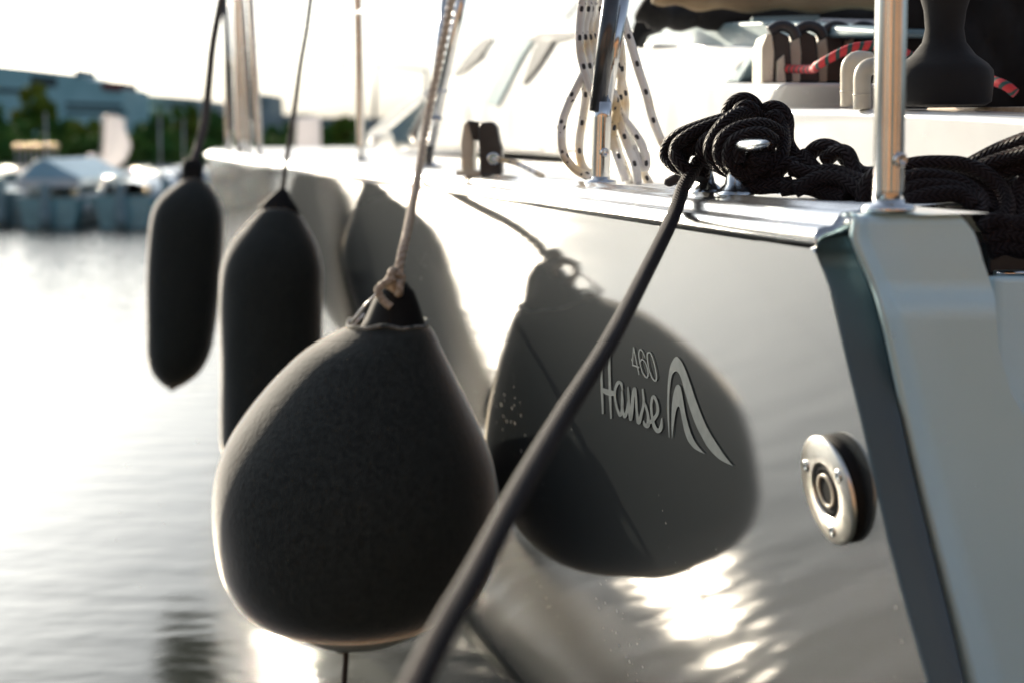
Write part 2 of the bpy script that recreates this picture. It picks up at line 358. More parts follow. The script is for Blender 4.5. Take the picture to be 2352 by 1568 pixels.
# rubbing strake / toe rail: grooved extrusion
prof = [(.062, ZD + .0005), (.052, ZD + .003), (.044, ZD + .003), (.040, ZD - .001), (.030, ZD - .002), (.024, ZD - .003), (.019, ZD - .008),
        (.016, ZD - .013), (.0125, ZD - .0145), (.009, ZD - .0145), (.003, ZD - .016), (-.001, ZD - .021), (-.001, ZD - .027), (.002, ZD - .032), (.008, RB), (.02, RB)]
S_END = EP[0].dot(U) + .001
SR = [S_END + i * .02 for i in range(8)] + [S_END + .15 + i * .05 for i in range(72)] + [4.8 + i * .2 for i in range(46)]
def taper(s): return .0065 * max(0, 1 - (s - S_END) / .12)
m = MB(); m.rings([[B(s, ne(s) + a + taper(s), z) for a, z in prof] for s in SR]); mk('rubbing_strake', m, STRAKE, yacht)
# deck
m = MB(); m.rings([[B(s, ne(s) + .058, ZD - .002), B(s, ne(s) + .2, ZD - .001), B(s, 1.4, ZD + .004), B(s, 2.6, ZD + .012), B(s, 4.0, ZD + .004), B(s, 4.9 - ne(s), ZD - .01)] for s in
    [x for x in [1.22 + i * .2 for i in range(60)] if ne(x) < 1.3]])
m.rings([[B(s, ne(s) + .058, ZD - .002), B(s, .668 + (.07 if s > 1.2 else 0), ZD - .001)] for s in (1.04, 1.1, 1.16, 1.22)]); mk('deck', m, DECK, yacht)
# far side hull so the boat is closed from other views
m = MB(); m.rings([[B(s, 4.92 - ne(s), ZD - .01), B(s, 4.9 - ne(s), -.5), B(s, 4.6 - ne(s), -1.1), B(s, 4.0 - ne(s), -1.6)] for s in SR if ne(s) < 1.9]); mk('starboard_side', m, HULL, yacht)

# stern: dark chamfer strip, then the pale moulded quarter with its rib and crease
YL = [548, 600, 681, 760, 811, 900, 1038, 1252, 1427, 1568, 1750, 1950]
T1 = [(548, 1950), (600, 1972), (681, 2007), (811, 2039), (1038, 2085), (1252, 2137), (1427, 2182), (1568, 2215), (1750, 2262), (1950, 2320)]
m = MB(); R_ = []
for i, e in enumerate(EP):
    s0 = e.dot(U); yy = EDGE[i][1]; x1 = smooth_tab(T1, yy)
    q = ons(x1, yy, s0 - .018)
    R_.append([e, e * .985 + q * .015 - U * .0016, e * .95 + q * .05 - U * .0028, e * .9 + q * .1 - U * .0034, e * .5 + q * .5 - U * .004, e * .1 + q * .9 - U * .003, q])
top = [ons(1873, 572, 1.045), ons(1876, 566, 1.043), ons(1881, 558, 1.042), ons(1890, 551, 1.041), ons(1910, 546, 1.038), ons(1930, 543, 1.033), ons(1949, 541, 1.03)]
R_.insert(0, top); m.rings(R_); mk('stern_strip', m, HULL_SHADE, yacht)
COLS = [  # (px table over y, s offset)
    ([(503, 1958), (541, 1952), (548, 1952), (600, 1974), (681, 2009), (811, 2041), (1038, 2087), (1252, 2139), (1427, 2184), (1568, 2217), (1750, 2264), (1950, 2322)], -.018),
    ([(503, 1968), (541, 1958), (600, 1982), (681, 2018), (811, 2050), (1038, 2096), (1252, 2149), (1427, 2195), (1568, 2230), (1950, 2338)], -.026),
    ([(503, 1978), (541, 1976), (600, 1996), (681, 2026), (811, 2062), (1038, 2112), (1252, 2166), (1427, 2214), (1568, 2252), (1950, 2360)], -.024),
    ([(503, 1988), (541, 1990), (600, 2010), (681, 2042), (811, 2078), (1038, 2132), (1252, 2190), (1427, 2244), (1568, 2282), (1950, 2390)], -.009),
    ([(503, 1996), (541, 2000), (600, 2022), (681, 2062), (811, 2102), (1038, 2160), (1252, 2222), (1427, 2276), (1568, 2316), (1950, 2424)], -.006),
    ([(503, 2090), (541, 2100), (600, 2120), (681, 2160), (811, 2190), (1038, 2235), (1252, 2290), (1427, 2340), (1568, 2380), (1950, 2480)], -.004),
    ([(503, 2212), (541, 2240), (600, 2258), (681, 2284), (811, 2296), (941, 2340), (1038, 2400), (1252, 2450), (1427, 2480), (1568, 2500), (1950, 2600)], -.004)]
YS = [503, 520, 541, 570, 600, 640, 676, 690, 740, 811, 900, 1038, 1150, 1252, 1340, 1427, 1500, 1568, 1750, 1950]
m = MB(); R_ = []
for yy in YS:
    ring = []
    for T, so in COLS:
        base_s = 1.04 if yy < 600 else 1.04 + (yy - 600) * .00004
        lean = .010 if yy <= 676 else 0.0     # the part above the step stands back a little
        p = ons(smooth_tab(T, yy), yy, base_s + so + lean * (1 if so > -.02 else .3)); ring.append(p)
    R_.append(ring)
cap = [p + U * .012 + Vector((0, 0, .004)) for p in R_[0]]
cap2 = [Vector((p.x, p.y, H + ZD - .0015)) + U * .02 for p in R_[0]]
R_ = [cap2, cap] + R_
m.rings(R_)
# inner return of the quarter, running forward
inner = [r[-1] for r in R_]; m.rings([inner, [p + U * .02 + N * .012 for p in inner], [p + U * .5 + N * .03 for p in inner]])
mk('stern_quarter', m, GEL_SHADE, yacht)
# corner skirt under the strake end
m = MB(); cp = [B(S_END, ne(S_END) + a + .0065, z) for a, z in prof]
TP = [(2002, 499), (1984, 503), (1970, 513), (1960, 525), (1953, 536), (1949, 541), (1930, 543), (1910, 546), (1892, 550), (1884, 555), (1879, 560), (1876, 566), (1874, 570), (1873, 573), (1872, 576), (1871, 581)]
tp = [ons(x, y, S_END - .006) for x, y in TP]
m.rings([cp, [Vector(p) * .5 + q * .5 - U * .003 + Vector((0, 0, .0006)) for p, q in zip(cp, tp)], tp, [q + U * .03 + N * .008 - Vector((0, 0, .002)) for q in tp]]); mk('strake_end', m, STRAKE, yacht)
# inner moulding behind the quarter
m = MB(); m.rings([[ons(x, y, 1.10) for x in (2275, 2300, 2420, 2700)] for y in (636, 650, 800, 1100, 1500, 2000)]); mk('bathing_step', m, GEL_SHADE, yacht, solid=.01)
m = MB(); m.prism([ons(2270, 560, 1.30), ons(2500, 560, 1.30), ons(2500, 632, 1.30), ons(2270, 632, 1.30)], U * .2); mk('locker_front', m, BLACK, yacht, bevel=.004)
m = MB(); m.tube([ons(2285, 629, 1.24), ons(2400, 629, 1.24), ons(2600, 634, 1.24)], .0035, 12); mk('grab_rail', m, STEEL, yacht)

# decal
def stroke(m, f, pts, ws, off=.0014, dense=8):
    pts = [f(*p) for p in pts]
    P = cat([Vector((x, y, 0)) for x, y in pts], n=dense); n = len(P)
    if not isinstance(ws, (list, tuple)): ws = [ws] * len(pts)
    k = f(1, 0)[0] - f(0, 0)[0]; L, R = [], []
    for i, p in enumerate(P):
        q = (P[min(i+1, n-1)] - P[max(i-1, 0)]).normalized(); x = i / (n - 1) * (len(ws) - 1); j = min(int(x), len(ws) - 2)
        wd = (ws[j] + (ws[j+1] - ws[j]) * (x - j)) * k / 2; nn = Vector((-q.y, q.x, 0)) * wd
        L.append(hullpt(p.x + nn.x, p.y + nn.y, off)); R.append(hullpt(p.x - nn.x, p.y - nn.y, off))
    m.rings([L, R], flat=True)
m = MB()
for pts, ws in [([(100, 180), (98, 500), (108, 800), (120, 1100)], (18, 30, 34, 24)), ([(212, 60), (214, 400), (225, 800), (240, 1170)], (28, 36, 38, 22)),
                ([(110, 745), (200, 785), (300, 800)], (60, 90, 70)),
                ([(405, 755), (390, 660), (345, 640), (300, 740), (300, 880), (330, 1020), (375, 1120), (400, 1040), (405, 900), (398, 760)], (12, 40, 50, 34, 30, 34, 44, 38, 40, 22)),
                ([(400, 900), (420, 1080), (445, 1140), (480, 1020), (500, 860), (487, 700)], (20, 34, 46, 40, 30, 22)),
                ([(487, 700), (500, 900), (515, 1080), (530, 1190), (550, 1020), (560, 850), (585, 725), (605, 850), (620, 1080), (648, 1230), (690, 1080), (720, 930), (703, 730)], (22, 34, 50, 34, 46, 46, 40, 36, 34, 54, 40, 34, 24)),
                ([(715, 900), (755, 1000), (785, 1130), (782, 1270), (740, 1260), (715, 1200)], (20, 34, 36, 60, 50, 18)),
                ([(760, 1280), (850, 1190), (920, 1090), (920, 960), (865, 840), (830, 960), (845, 1150), (880, 1290), (935, 1350), (975, 1290), (985, 1160)], (16, 60, 44, 36, 40, 34, 36, 50, 66, 52, 16))]:
    stroke(m, CH, pts, ws)
stroke(m, CH, [(570, 115), (563, 240), (556, 390)], 14); stroke(m, CH, [(556, 383), (600, 398), (656, 418)], 26); stroke(m, CH, [(570, 115), (610, 320), (652, 524)], (12, 14, 14))
stroke(m, CH, [(735, 268), (705, 190), (665, 155), (648, 230), (668, 370), (710, 500), (765, 565), (785, 490), (750, 360), (695, 298), (672, 340)], (10, 14, 22, 14, 14, 16, 24, 16, 13, 20, 12))
stroke(m, CH, [(790, 195), (770, 240), (790, 400), (840, 560), (892, 612), (908, 540), (880, 380), (830, 225), (790, 195)], (24, 16, 14, 16, 26, 18, 13, 15, 24))
mk('name_lettering', m, DECAL, yacht, smooth=False)
m = MB()
def paired(m, f, Lp, Rp):
    A = cat([Vector((*f(*p), 0)) for p in Lp], n=6); Bq = cat([Vector((*f(*p), 0)) for p in Rp], n=6)
    m.rings([[hullpt(p.x, p.y, .0014) for p in A], [hullpt(p.x, p.y, .0014) for p in Bq]], flat=True)
paired(m, CS, [(100, 1155), (78, 850), (78, 600), (92, 350), (125, 190), (185, 95), (240, 125), (300, 230), (385, 460), (430, 600), (520, 840), (600, 1020), (700, 1190), (820, 1370), (942, 1525)],
       [(106, 1140), (102, 800), (106, 560), (128, 380), (150, 310), (190, 283), (222, 300), (260, 380), (320, 590), (370, 760), (450, 980), (530, 1140), (620, 1290), (760, 1430), (940, 1524)])
paired(m, CS, [(137, 1165), (132, 950), (138, 740), (155, 590), (185, 485), (212, 455), (242, 472), (262, 530), (290, 690), (325, 880), (380, 1070), (440, 1200), (510, 1295), (572, 1366)],
       [(140, 1160), (165, 960), (185, 830), (205, 760), (222, 740), (240, 760), (255, 830), (280, 960), (310, 1090), (355, 1200), (420, 1280), (480, 1320), (520, 1340), (570, 1365)])
mk('emblem', m, DECAL, yacht, smooth=False)

# drain fitting in the hull
fc = hullpt(1922, 1120); fa = (-N * .985 - Vector((0, 0, .17))).normalized(); rr = .0485
fit = MB().lathe([(rr * .985, -.004), (rr * .985, .0070), (rr * .4, .0070)], fc, fa, 48, caps=False)
fl = mk('drain_fitting', fit, RUBBER, yacht)
FLG = mat('brushed_flange', (.8, .77, .7), .3, 1.0); mottle(FLG, (.7, .67, .6), (.85, .82, .76), 60, 5, bump=.1, bscale=400)
fit = MB().lathe([(rr, .0070), (rr, .0098), (rr * .97, .0106), (rr * .55, .0112), (rr * .50, .0112), (rr * .50, .002)], fc, fa, 48, caps=False)
mk('flange', fit, FLG, fl)
m = MB().lathe([(rr * .495, .002), (rr * .495, .0100), (rr * .31, .0100), (rr * .31, .006)], fc, fa, 40, caps=False); mk('rubber_ring', m, RUBBER, fl)
m = MB().lathe([(rr * .31, .004), (rr * .31, .0115), (rr * .265, .0115), (rr * .265, .009)], fc, fa, 40, caps=False); mk('inner_tube', m, CREAM, fl)
m = MB().lathe([(rr * .27, .0098), (.0003, .0098)], fc, fa, 24, caps=False); mk('drain_hole', m, RUBBER, fl)
fx = fa.cross(Vector((0, 0, 1))).normalized(); fy = fa.cross(fx)
for k in range(3):
    a = math.radians(95 + 120 * k); c = fc + (fx * math.cos(a) + fy * math.sin(a)) * rr * .75
    m = MB().lathe([(.0052, .0105), (.0052, .0122), (.0022, .0124), (.0018, .0112), (.0002, .0112)], c, fa, 14, caps=False); mk('screw', m, CAST, fl)

# stanchions and pushpit
TARPB = mat('blue_sleeve', (.08, .26, .33), .6)
def foot(m, c, r): m.lathe([(r, 0), (r, .0035), (r * .93, .006), (r * .62, .007), (r * .55, .012)], c)
def post(name, px, py, Y, r, top_px=None, top_y=-300, bolt=True):
    c = at(px, py, Y); c.z = H + ZD
    tp = at(top_px if top_px is not None else px, top_y, Y); tp = Vector((tp.x, tp.y, tp.z))
    m = MB().tube(cat([c, c * .7 + tp * .3, tp], n=4), r, 28); o = mk(name, m, STEEL, yacht)
    m = MB(); foot(m, c, r * 1.75); mk('stanchion_foot', m, STEEL, o)
    if bolt:
        d = (Vector((.35, -1, 0))).normalized(); q = c + Vector((0, 0, .043)) + d * r
        m = MB().lathe([(.0062, -.002), (.0062, .003), (.004, .0055), (.0035, .004), (.0002, .004)], q, d, 16); mk('bolt', m, CAST, o)
    return o, c
post('pushpit_leg', 2040, 487, 1.17, .0125, 2052)
P2, c2 = post('stanchion', 1379, 420, 1.92, .0125, 1384, 235)
a1 = at(1372, 240, 1.92); a2 = at(1412, -60, 1.92)
DSTEEL = mat('dark_cover_and_reflection', (.03, .032, .035), .22, 0.0, coat=.6); mottle(DSTEEL, (.022, .024, .027), (.04, .042, .045), 30, 4)  # dark reflection of the steel tubes put into colour; dark shroud covers share it
m = MB().tube([a1 - Vector((0, 0, .01)), a1 * .5 + a2 * .5, a2], .0115, 24); mk('gate_brace', m, DSTEEL, yacht)
a1 = at(1388, 236, 1.925); a2 = at(1440, -60, 1.96)
m = MB().tube([a1 - Vector((0, 0, .01)), a1 * .5 + a2 * .5, a2], .0095, 24); mk('gate_brace', m, STEEL, yacht)
post('stanchion', 829, 370, 4.15, .0125, 817, -200, bolt=False)
for px, Y, tx, r in ((524, 7.6, 512, .014), (552, 6.6, 540, .02), (570, 6.3, 548, .013), (596, 5.7, 566, .012)):
    post('stanchion', px, 340, Y, r, tx, -120, bolt=False)
gc = at(985, 379, 3.15); gc.z = H + ZD
for (x0, y0, Y0, x1, Y1, r) in ((982, 368, 3.15, 1052, 3.0, .0125), (978, 372, 3.2, 1030, 3.15, .011), (990, 330, 3.1, 1072, 2.95, .011)):
    a = at(x0, y0, Y0); bb = at(x1, -60, Y1); o = mk('gate_stanchion', MB().tube([a, a*.5+bb*.5, bb], r, 20), DSTEEL if x1 == 1052 else STEEL, yacht)
    for f in (.15, .32):
        q = a.lerp(bb, f); mk('collar', MB().tube([q, a.lerp(bb, f + .012)], r * 1.25, 18), STEEL, o)
m = MB(); foot(m, gc, .03); mk('gate_foot', m, STEEL, yacht)
# lifeline
m = MB(); LP = [at(515, 138, 7.6), at(575, 108, 6.2), at(818, 31, 4.15), at(1040, -45, 3.05), at(1400, -330, 1.95)]
m.tube(cat(LP, n=6), .0045, 10); mk('lifeline', m, GEL, yacht)
for a_, b_, r_ in ((at(560, 20, 6.3), at(570, 320, 6.3), .004), (at(528, -20, 7.0), at(540, 320, 7.0), .004), (at(582, 10, 6.0), at(600, 330, 6.0), .006)): mk('shroud', MB().tube([a_, b_], r_, 8), STEEL, yacht)
for a_, b_, r_ in ((at(515, -20, 7.2), at(532, 300, 7.2), .017), (at(556, -20, 6.6), at(580, 280, 6.6), .012)): mk('shroud_cover', MB().tube([a_, b_], r_, 10), DSTEEL, yacht)
m = MB(); m.tube([at(578, -20, 6.2), at(584, 120, 6.2), at(592, 262, 6.2)], .011, 10); mk('shroud_cover', m, TARPB, yacht)
# cleat
ca, cb = B(1.39, .588, ZD), B(1.47, .588, ZD)
cl = MB()
m = MB()
for c in (ca, cb):
    m = MB(); R_ = []
    for hx, hn, z in ((.0215, .019, 0), (.0215, .019, .0035), (.018, .0155, .0065), (.0105, .009, .013), (.0075, .0075, .024), (.0085, .0085, .036), (.0105, .009, .048)):
        R_.append([c + U * (hx * math.copysign(abs(math.cos(a)) ** .7, math.cos(a))) + N * (hn * math.copysign(abs(math.sin(a)) ** .7, math.sin(a))) + Vector((0, 0, z)) for a in [2*math.pi*k/28 for k in range(28)]])
    m.rings(R_, True, True)
    if c is ca: clo = mk('mooring_cleat', m, CAST, yacht)
    else: mk('cleat_leg', m, CAST, clo)
m = MB(); R_ = []
for k in range(25):
    f = k / 24; s = 1.305 + .255 * f; e = abs(2*f - 1); hw = .0085 * math.sqrt(max(0.02, 1 - e**6)) ; hh = (.0095 - .0045 * e) * math.sqrt(max(0.02, 1 - e**8))
    zc = .052 + .004 * e**2
    R_.append([B(s, .588, ZD) + N * (hw * math.cos(a)) + Vector((0, 0, zc + hh * math.sin(a))) for a in [2*math.pi*j/20 for j in range(20)]])
m.rings(R_, True, True); mk('horn', m, CAST, clo)
# jib sheet turning block on deck
bc = at(1104, 402, 2.43); bc.z = H + ZD
def bq(x, y, Y=2.43): return at(x, y, Y)
m = MB(); m.prism([bq(1102, 402), bq(1099, 320), bq(1098, 292), bq(1105, 282), bq(1130, 280), bq(1141, 292), bq(1147, 325), bq(1152, 340), bq(1152, 402)], Vector((.004, .028, 0)))
blk = mk('turning_block', m, BLACK, yacht, bevel=.003)
m = MB(); m.prism([bq(1060, 398, 2.46), bq(1057, 330, 2.46), bq(1064, 285, 2.46), bq(1074, 276, 2.46), bq(1084, 290, 2.46), bq(1088, 330, 2.46), bq(1086, 398, 2.46)], Vector((.006, .05, 0))); mk('sunlit_cheek', m, CREAM, blk, bevel=.004)  # sunlit face of the block, its light put into the cream colour
m = MB(); m.prism([bq(1074, 277, 2.45), bq(1100, 281, 2.45), bq(1102, 325, 2.45), bq(1086, 322, 2.45)], Vector((.004, .03, 0))); mk('sheave_cover', m, BLACK, blk, bevel=.002)
m = MB(); m.box(at(1095, 398, 2.47) , .035, .025, .004); mk('base_plate', m, CREAM, blk, bevel=.001)
e = bq(1133, 365, 2.425); m = MB().lathe([(.011, 0), (.011, .003), (.008, .0035)], e, Vector((0, -1, 0)), 20); mk('eyelet', m, STEEL, blk)

# coachroof, coaming and what stands on them
def side(name, P, n, depth, mt, lean=0, bevel=.01, parent=yacht):
    m = MB(); m.prism([onn(x, y, n) for x, y in P], N * depth); return mk(name, m, mt, parent, bevel=bevel, segs=3)
side('coachroof', [(862, 345), (866, 322), (905, 285), (985, 205), (1075, 160), (1130, 110), (1180, 84), (1250, 74), (1340, 72), (1460, 100), (1752, 108), (1745, 118), (1700, 150), (1668, 190), (1668, 350)], 1.02, 1.9, GEL, bevel=.02)
side('roof_shade_band', [(1380, 112), (1440, 70), (1500, 62), (1760, 48), (2010, 66), (2010, 86), (1760, 90), (1740, 112)], 1.08, 1.6, GREYP)  # shaded part of the roof, the shade given as grey-teal colour
side('base_shadow_strip', [(935, 344), (1180, 352), (1290, 360), (1290, 351), (1180, 341), (935, 335)], 1.005, .01, BLACK, bevel=0)  # black strip stands in for the shadow along the coachroof foot
side('companionway_shade', [(1690, 190), (1760, 92), (2020, 86), (2020, 195)], 1.16, .5, BLACK, bevel=.004)  # solid black block stands in for the shade inside the recess
side('coachroof_aft_edge', [(1662, 189), (1700, 150), (1752, 82), (1764, 78), (1772, 84), (1715, 158), (1694, 189)], 1.0, .06, GREYP, bevel=.004)  # aft edge of the coachroof, shade put into its teal-grey
side('coaming', [(1300, 352), (1560, 330), (1560, 191), (1798, 190), (1768, 248), (1768, 420), (1300, 420)], .93, .22, GEL, bevel=.012)
side('cockpit_coaming', [(1740, 249), (1933, 250), (2120, 256), (2352, 268), (2500, 278), (2500, 500), (1740, 440)], .88, .5, GEL, bevel=.010)
side('coaming_step_shade', [(1800, 191), (1990, 192), (1990, 250), (1800, 249)], 1.17, .2, GREYP, bevel=.01)  # aft face of the white coaming, coloured grey-teal for its shade
side('teak_seat_top', [(2128, 248), (2500, 244), (2500, 266), (2128, 256)], .99, .35, TEAK, bevel=.003)
side('window_trim', [(1206, 82), (1230, 84), (1198, 130), (1160, 205), (1140, 244), (1114, 240), (1134, 190), (1168, 125)], 1.012, .012, GREYP, bevel=.002)
side('window_trim', [(1206, 88), (1236, 74), (1340, 70), (1362, 76), (1290, 94), (1232, 102)], 1.011, .012, BLACK, bevel=.002)
side('window_trim', [(1246, 88), (1270, 92), (1252, 124), (1230, 158), (1200, 194), (1216, 140), (1226, 112)], 1.010, .012, BLACK, bevel=.001)
side('window_trim', [(1118, 84), (1130, 92), (1096, 138), (1068, 162), (1040, 176), (1066, 138), (1088, 108)], 1.010, .012, BLACK, bevel=.001)
side('hatch_window', [(972, 222), (930, 262), (888, 298), (902, 312), (906, 344), (955, 334), (940, 310), (962, 268), (984, 226)], 1.0, .02, GLASS, bevel=.002)
side('hatch_rim', [(842, 318), (846, 304), (900, 258), (972, 206), (974, 221), (888, 296)], .99, .02, GEL, bevel=.003)
m = MB(); m.tube(cat([at(1470, 14, 2.8), at(1510, 36, 2.8), at(1600, 38, 2.85), at(1750, 36, 2.8), at(1880, 40, 2.85), at(2030, 42, 2.8)], n=6), [.02 + .010 * abs(math.sin(i * .8)) for i in range(31)], 20); mk('folded_sprayhood', m, CANVAS, yacht)
m = MB(); m.tube(cat([at(1500, -12, 2.7), at(1620, 4, 2.7), at(1800, 6, 2.7), at(2040, 4, 2.7)], n=8), [.016 + .004 * math.sin(i * 1.1) for i in range(25)], 16); mk('canvas_roll', m, TAN, yacht)
m = MB(); m.prism([at(1728, 40, 2.7), at(1882, 36, 2.7), at(1886, 50, 2.7), at(1728, 54, 2.7)], (0, .02, 0)); mk('sprayhood_rail', m, GREYP, yacht, bevel=.002)
m = MB(); m.prism([at(1885, 42, 2.6), at(2020, 46, 2.6), at(2020, 68, 2.6), at(1890, 62, 2.6)], (0, .05, 0)); mk('roof_edge', m, GEL, yacht, bevel=.004)
m = MB(); m.prism([at(1440, 105, 3.0), at(1460, 40, 3.0), at(1500, 20, 3.0), at(1508, 70, 3.0), at(1475, 80, 3.0), at(1462, 110, 3.0)], (0.02, .05, 0)); mk('sprayhood_corner', m, CANVAS, yacht, bevel=.004)
# rope clutches
for k in range(4):
    x0 = 1752 + k * 62; Y = 2.28 + k * .045
    body = [at(x0, 190, Y), at(x0, 112, Y), at(x0 + 10, 80, Y), at(x0 + 34, 70, Y), at(x0 + 62, 84, Y), at(x0 + 70, 190, Y)]
    o = mk('rope_clutch', MB().prism(body, (.004, .1, 0)), BLACK, yacht, bevel=.004)
    mk('sunlit_plate', MB().prism([at(x0 - 3, 190, Y - .006), at(x0 - 3, 110, Y - .006), at(x0 + 8, 78, Y - .006), at(x0 + 22, 78, Y - .006), at(x0 + 27, 120, Y - .006), at(x0 + 24, 190, Y - .006)], (.002, .1, 0)), CREAM, o, bevel=.003)  # sun side of the black clutch, its light painted in as cream
    if k == 0: mk('sunlit_plate', MB().prism([at(x0 + 31, 190, Y - .008), at(x0 + 33, 140, Y - .008), at(x0 + 50, 124, Y - .008), at(x0 + 54, 190, Y - .008)], (.002, .1, 0)), CREAM, o, bevel=.003)
    mk('lever', MB().tube(cat([at(x0 + 14, 74, Y), at(x0 + 40, 60, Y), at(x0 + 66, 68, Y), at(x0 + 78, 90, Y)], n=5), .009, 12), BLACK, o)
# two cream vent elbows
for (x, y0, y1, Y, r, ex) in ((1947, 245, 150, 1.95, .0098, 50), (1980, 252, 168, 1.84, .0112, 60)):
    o = mk('vent_elbow', MB().tube(cat([at(x, y0, Y), at(x, (y0+y1)/2, Y), at(x + 1, y1 + 6, Y), at(x + 10, y1 - 10, Y), at(x + ex * .5, y1 - 16, Y + .01), at(x + ex, y1 - 14, Y + .02)], n=6), r, 20), CREAM, yacht)
    mk('collar', MB().tube([at(x, y0 - 32, Y), at(x, y0 - 36, Y)], r * 1.07, 20), CREAM, o)
# winch under a black cover
wc = at(2161, 243, 1.75); wo = MB()
px = 1.75 / F
prof_w = [(100, 0), (112, 8), (113, 60), (110, 78), (98, 92), (70, 112), (48, 140), (42, 170), (46, 210), (58, 250), (60, 300), (54, 330), (5, 336)]
R_ = []
for r, h in prof_w:
    R_.append([wc + Vector((math.cos(a) * r * px * (1 + .025 * math.sin(5 * a + h * .02)), math.sin(a) * r * px * (1 + .025 * math.sin(4 * a)), h * px)) for a in [2*math.pi*k/40 for k in range(40)]])
wi = mk('covered_winch', MB().rings(R_, True, True), CANVAS, yacht)
m = MB(); m.tube([wc + Vector((math.cos(a) * 52 * px, math.sin(a) * 52 * px, 242 * px + .002 * math.sin(a))) for a in [2*math.pi*k/30 for k in range(31)]], .0035, 10, lobes=3, pitch=.012); mk('tie_cord', m, ROPEW, wi)
# black canvas wind panel further inboard
m = MB(); R_ = []
for i in range(14):
    y = 300 - i * 34; R_.append([at(x, y + (6 if x > 2300 else 0), 2.25 + .03 * math.sin(x * .021 + y * .012) + .015 * math.sin(x * .06 - y * .03)) for x in range(2050, 2700, 26)])
m.rings(R_); mk('canvas_panel', m, CANVAS, yacht, solid=.006)

# ---------------------------------------------------------------- ropes
def pth(f, P, dY=0): return [at(*f(x, y), Y + dY) for x, y, Y in P]
def rope(m, P, r, step=.0016, sides=16, **kw): m.tube(cat(P, step=step), r, sides, **kw)
RK = .0074
# mooring line: down line + turns on the cleat
ml = thing('mooring_line', B(1.43, .588, ZD), 'thick black braided mooring line belayed on the cleat and running down to lower left', 'rope')
m = MB(); c = [(1604, 372, 1.56), (1590, 398, 1.545), (1570, 430, 1.52), (1545, 500, 1.45), (1480, 632, 1.29), (1400, 785, 1.12), (1296, 950, .985), (1196, 1120, .86), (1098, 1305, .76), (1030, 1424, .70), (968, 1545, .65), (900, 1690, .60), (790, 1950, .54)]
rope(m, [at(*p) for p in c], RK * 1.02, .002, 24); mk('standing_part', m, ROPEK, ml)
T = []
T.append([(700, 1075, 1.575), (570, 1015, 1.58), (478, 930, 1.59), (466, 850, 1.59), (500, 755, 1.585), (620, 655, 1.58), (800, 575, 1.575), (1050, 495, 1.57), (1250, 450, 1.57), (1420, 470, 1.575)])
T.append([(760, 1110, 1.545), (660, 1015, 1.545), (582, 910, 1.55), (572, 850, 1.555), (604, 760, 1.555), (700, 680, 1.55), (850, 600, 1.55), (1050, 530, 1.55), (1260, 490, 1.56)])
T.append([(1150, 1040, 1.545), (1000, 985, 1.54), (905, 890, 1.535), (890, 790, 1.535), (950, 700, 1.535), (1080, 620, 1.54), (1250, 560, 1.55)])
T.append([(1230, 1090, 1.52), (1090, 1020, 1.515), (995, 900, 1.51), (982, 790, 1.51), (1035, 660, 1.515), (1140, 520, 1.52), (1260, 425, 1.53), (1370, 395, 1.54), (1490, 450, 1.55)])
T.append([(1400, 1130, 1.50), (1220, 1060, 1.495), (1110, 930, 1.49), (1092, 820, 1.49), (1130, 700, 1.49), (1250, 600, 1.495), (1420, 545, 1.50), (1620, 535, 1.51), (1780, 620, 1.52), (1830, 780, 1.52)])
T.append([(1500, 1150, 1.49), (1340, 1100, 1.485), (1220, 980, 1.48), (1200, 850, 1.48), (1260, 730, 1.48), (1420, 650, 1.485), (1600, 640, 1.49), (1730, 720, 1.50)])
T.append([(1330, 980, 1.475), (1310, 850, 1.475), (1400, 760, 1.48), (1560, 730, 1.485), (1680, 790, 1.49)])
T.append([(1250, 1130, 1.50), (1420, 1150, 1.495), (1600, 1110, 1.495), (1740, 1020, 1.50), (1820, 900, 1.505), (1850, 740, 1.52), (1830, 560, 1.54)])
T.append([(1380, 1020, 1.485), (1500, 1060, 1.485), (1640, 1010, 1.49), (1740, 900, 1.495)])
T.append([(1420, 920, 1.48), (1520, 960, 1.48), (1650, 900, 1.485)])
T.append([(1190, 460, 1.58), (1200, 350, 1.575), (1275, 260, 1.57), (1385, 225, 1.565), (1490, 275, 1.565), (1550, 380, 1.57), (1580, 520, 1.575)])
T.append([(1290, 470, 1.555), (1330, 350, 1.55), (1430, 320, 1.55), (1520, 400, 1.55), (1560, 520, 1.555)])
T.append([(1540, 430, 1.57), (1640, 345, 1.565), (1750, 325, 1.56), (1850, 385, 1.555), (1890, 500, 1.55), (1885, 640, 1.545), (1900, 760, 1.54), (1990, 900, 1.53), (2100, 1050, 1.52), (2180, 1150, 1.50)])
T.append([(1650, 470, 1.55), (1760, 430, 1.545), (1800, 540, 1.54), (1780, 700, 1.54)])
T.append([(1100, 700, 1.56), (1300, 650, 1.56), (1500, 640, 1.56), (1700, 660, 1.56)])
T.append([(1050, 860, 1.56), (1300, 800, 1.565), (1500, 800, 1.565), (1750, 800, 1.56)])
T.append([(1120, 960, 1.565), (1300, 960, 1.565), (1500, 960, 1.565), (1700, 940, 1.56)])
T.append([(690, 860, 1.565), (760, 760, 1.56), (900, 700, 1.56), (1000, 660, 1.56)])
T.append([(650, 960, 1.575), (700, 840, 1.575), (820, 820, 1.575), (900, 900, 1.575), (860, 1010, 1.575), (760, 1090, 1.57)])
T.append([(620, 850, 1.59), (690, 730, 1.59), (850, 660, 1.585), (1050, 590, 1.58)])
T.append([(820, 1000, 1.56), (900, 1090, 1.56), (880, 1180, 1.555)])
m = MB()
for P in T: rope(m, pth(CL, P), RK * 1.03)
mk('cleat_turns', m, ROPEK, ml)
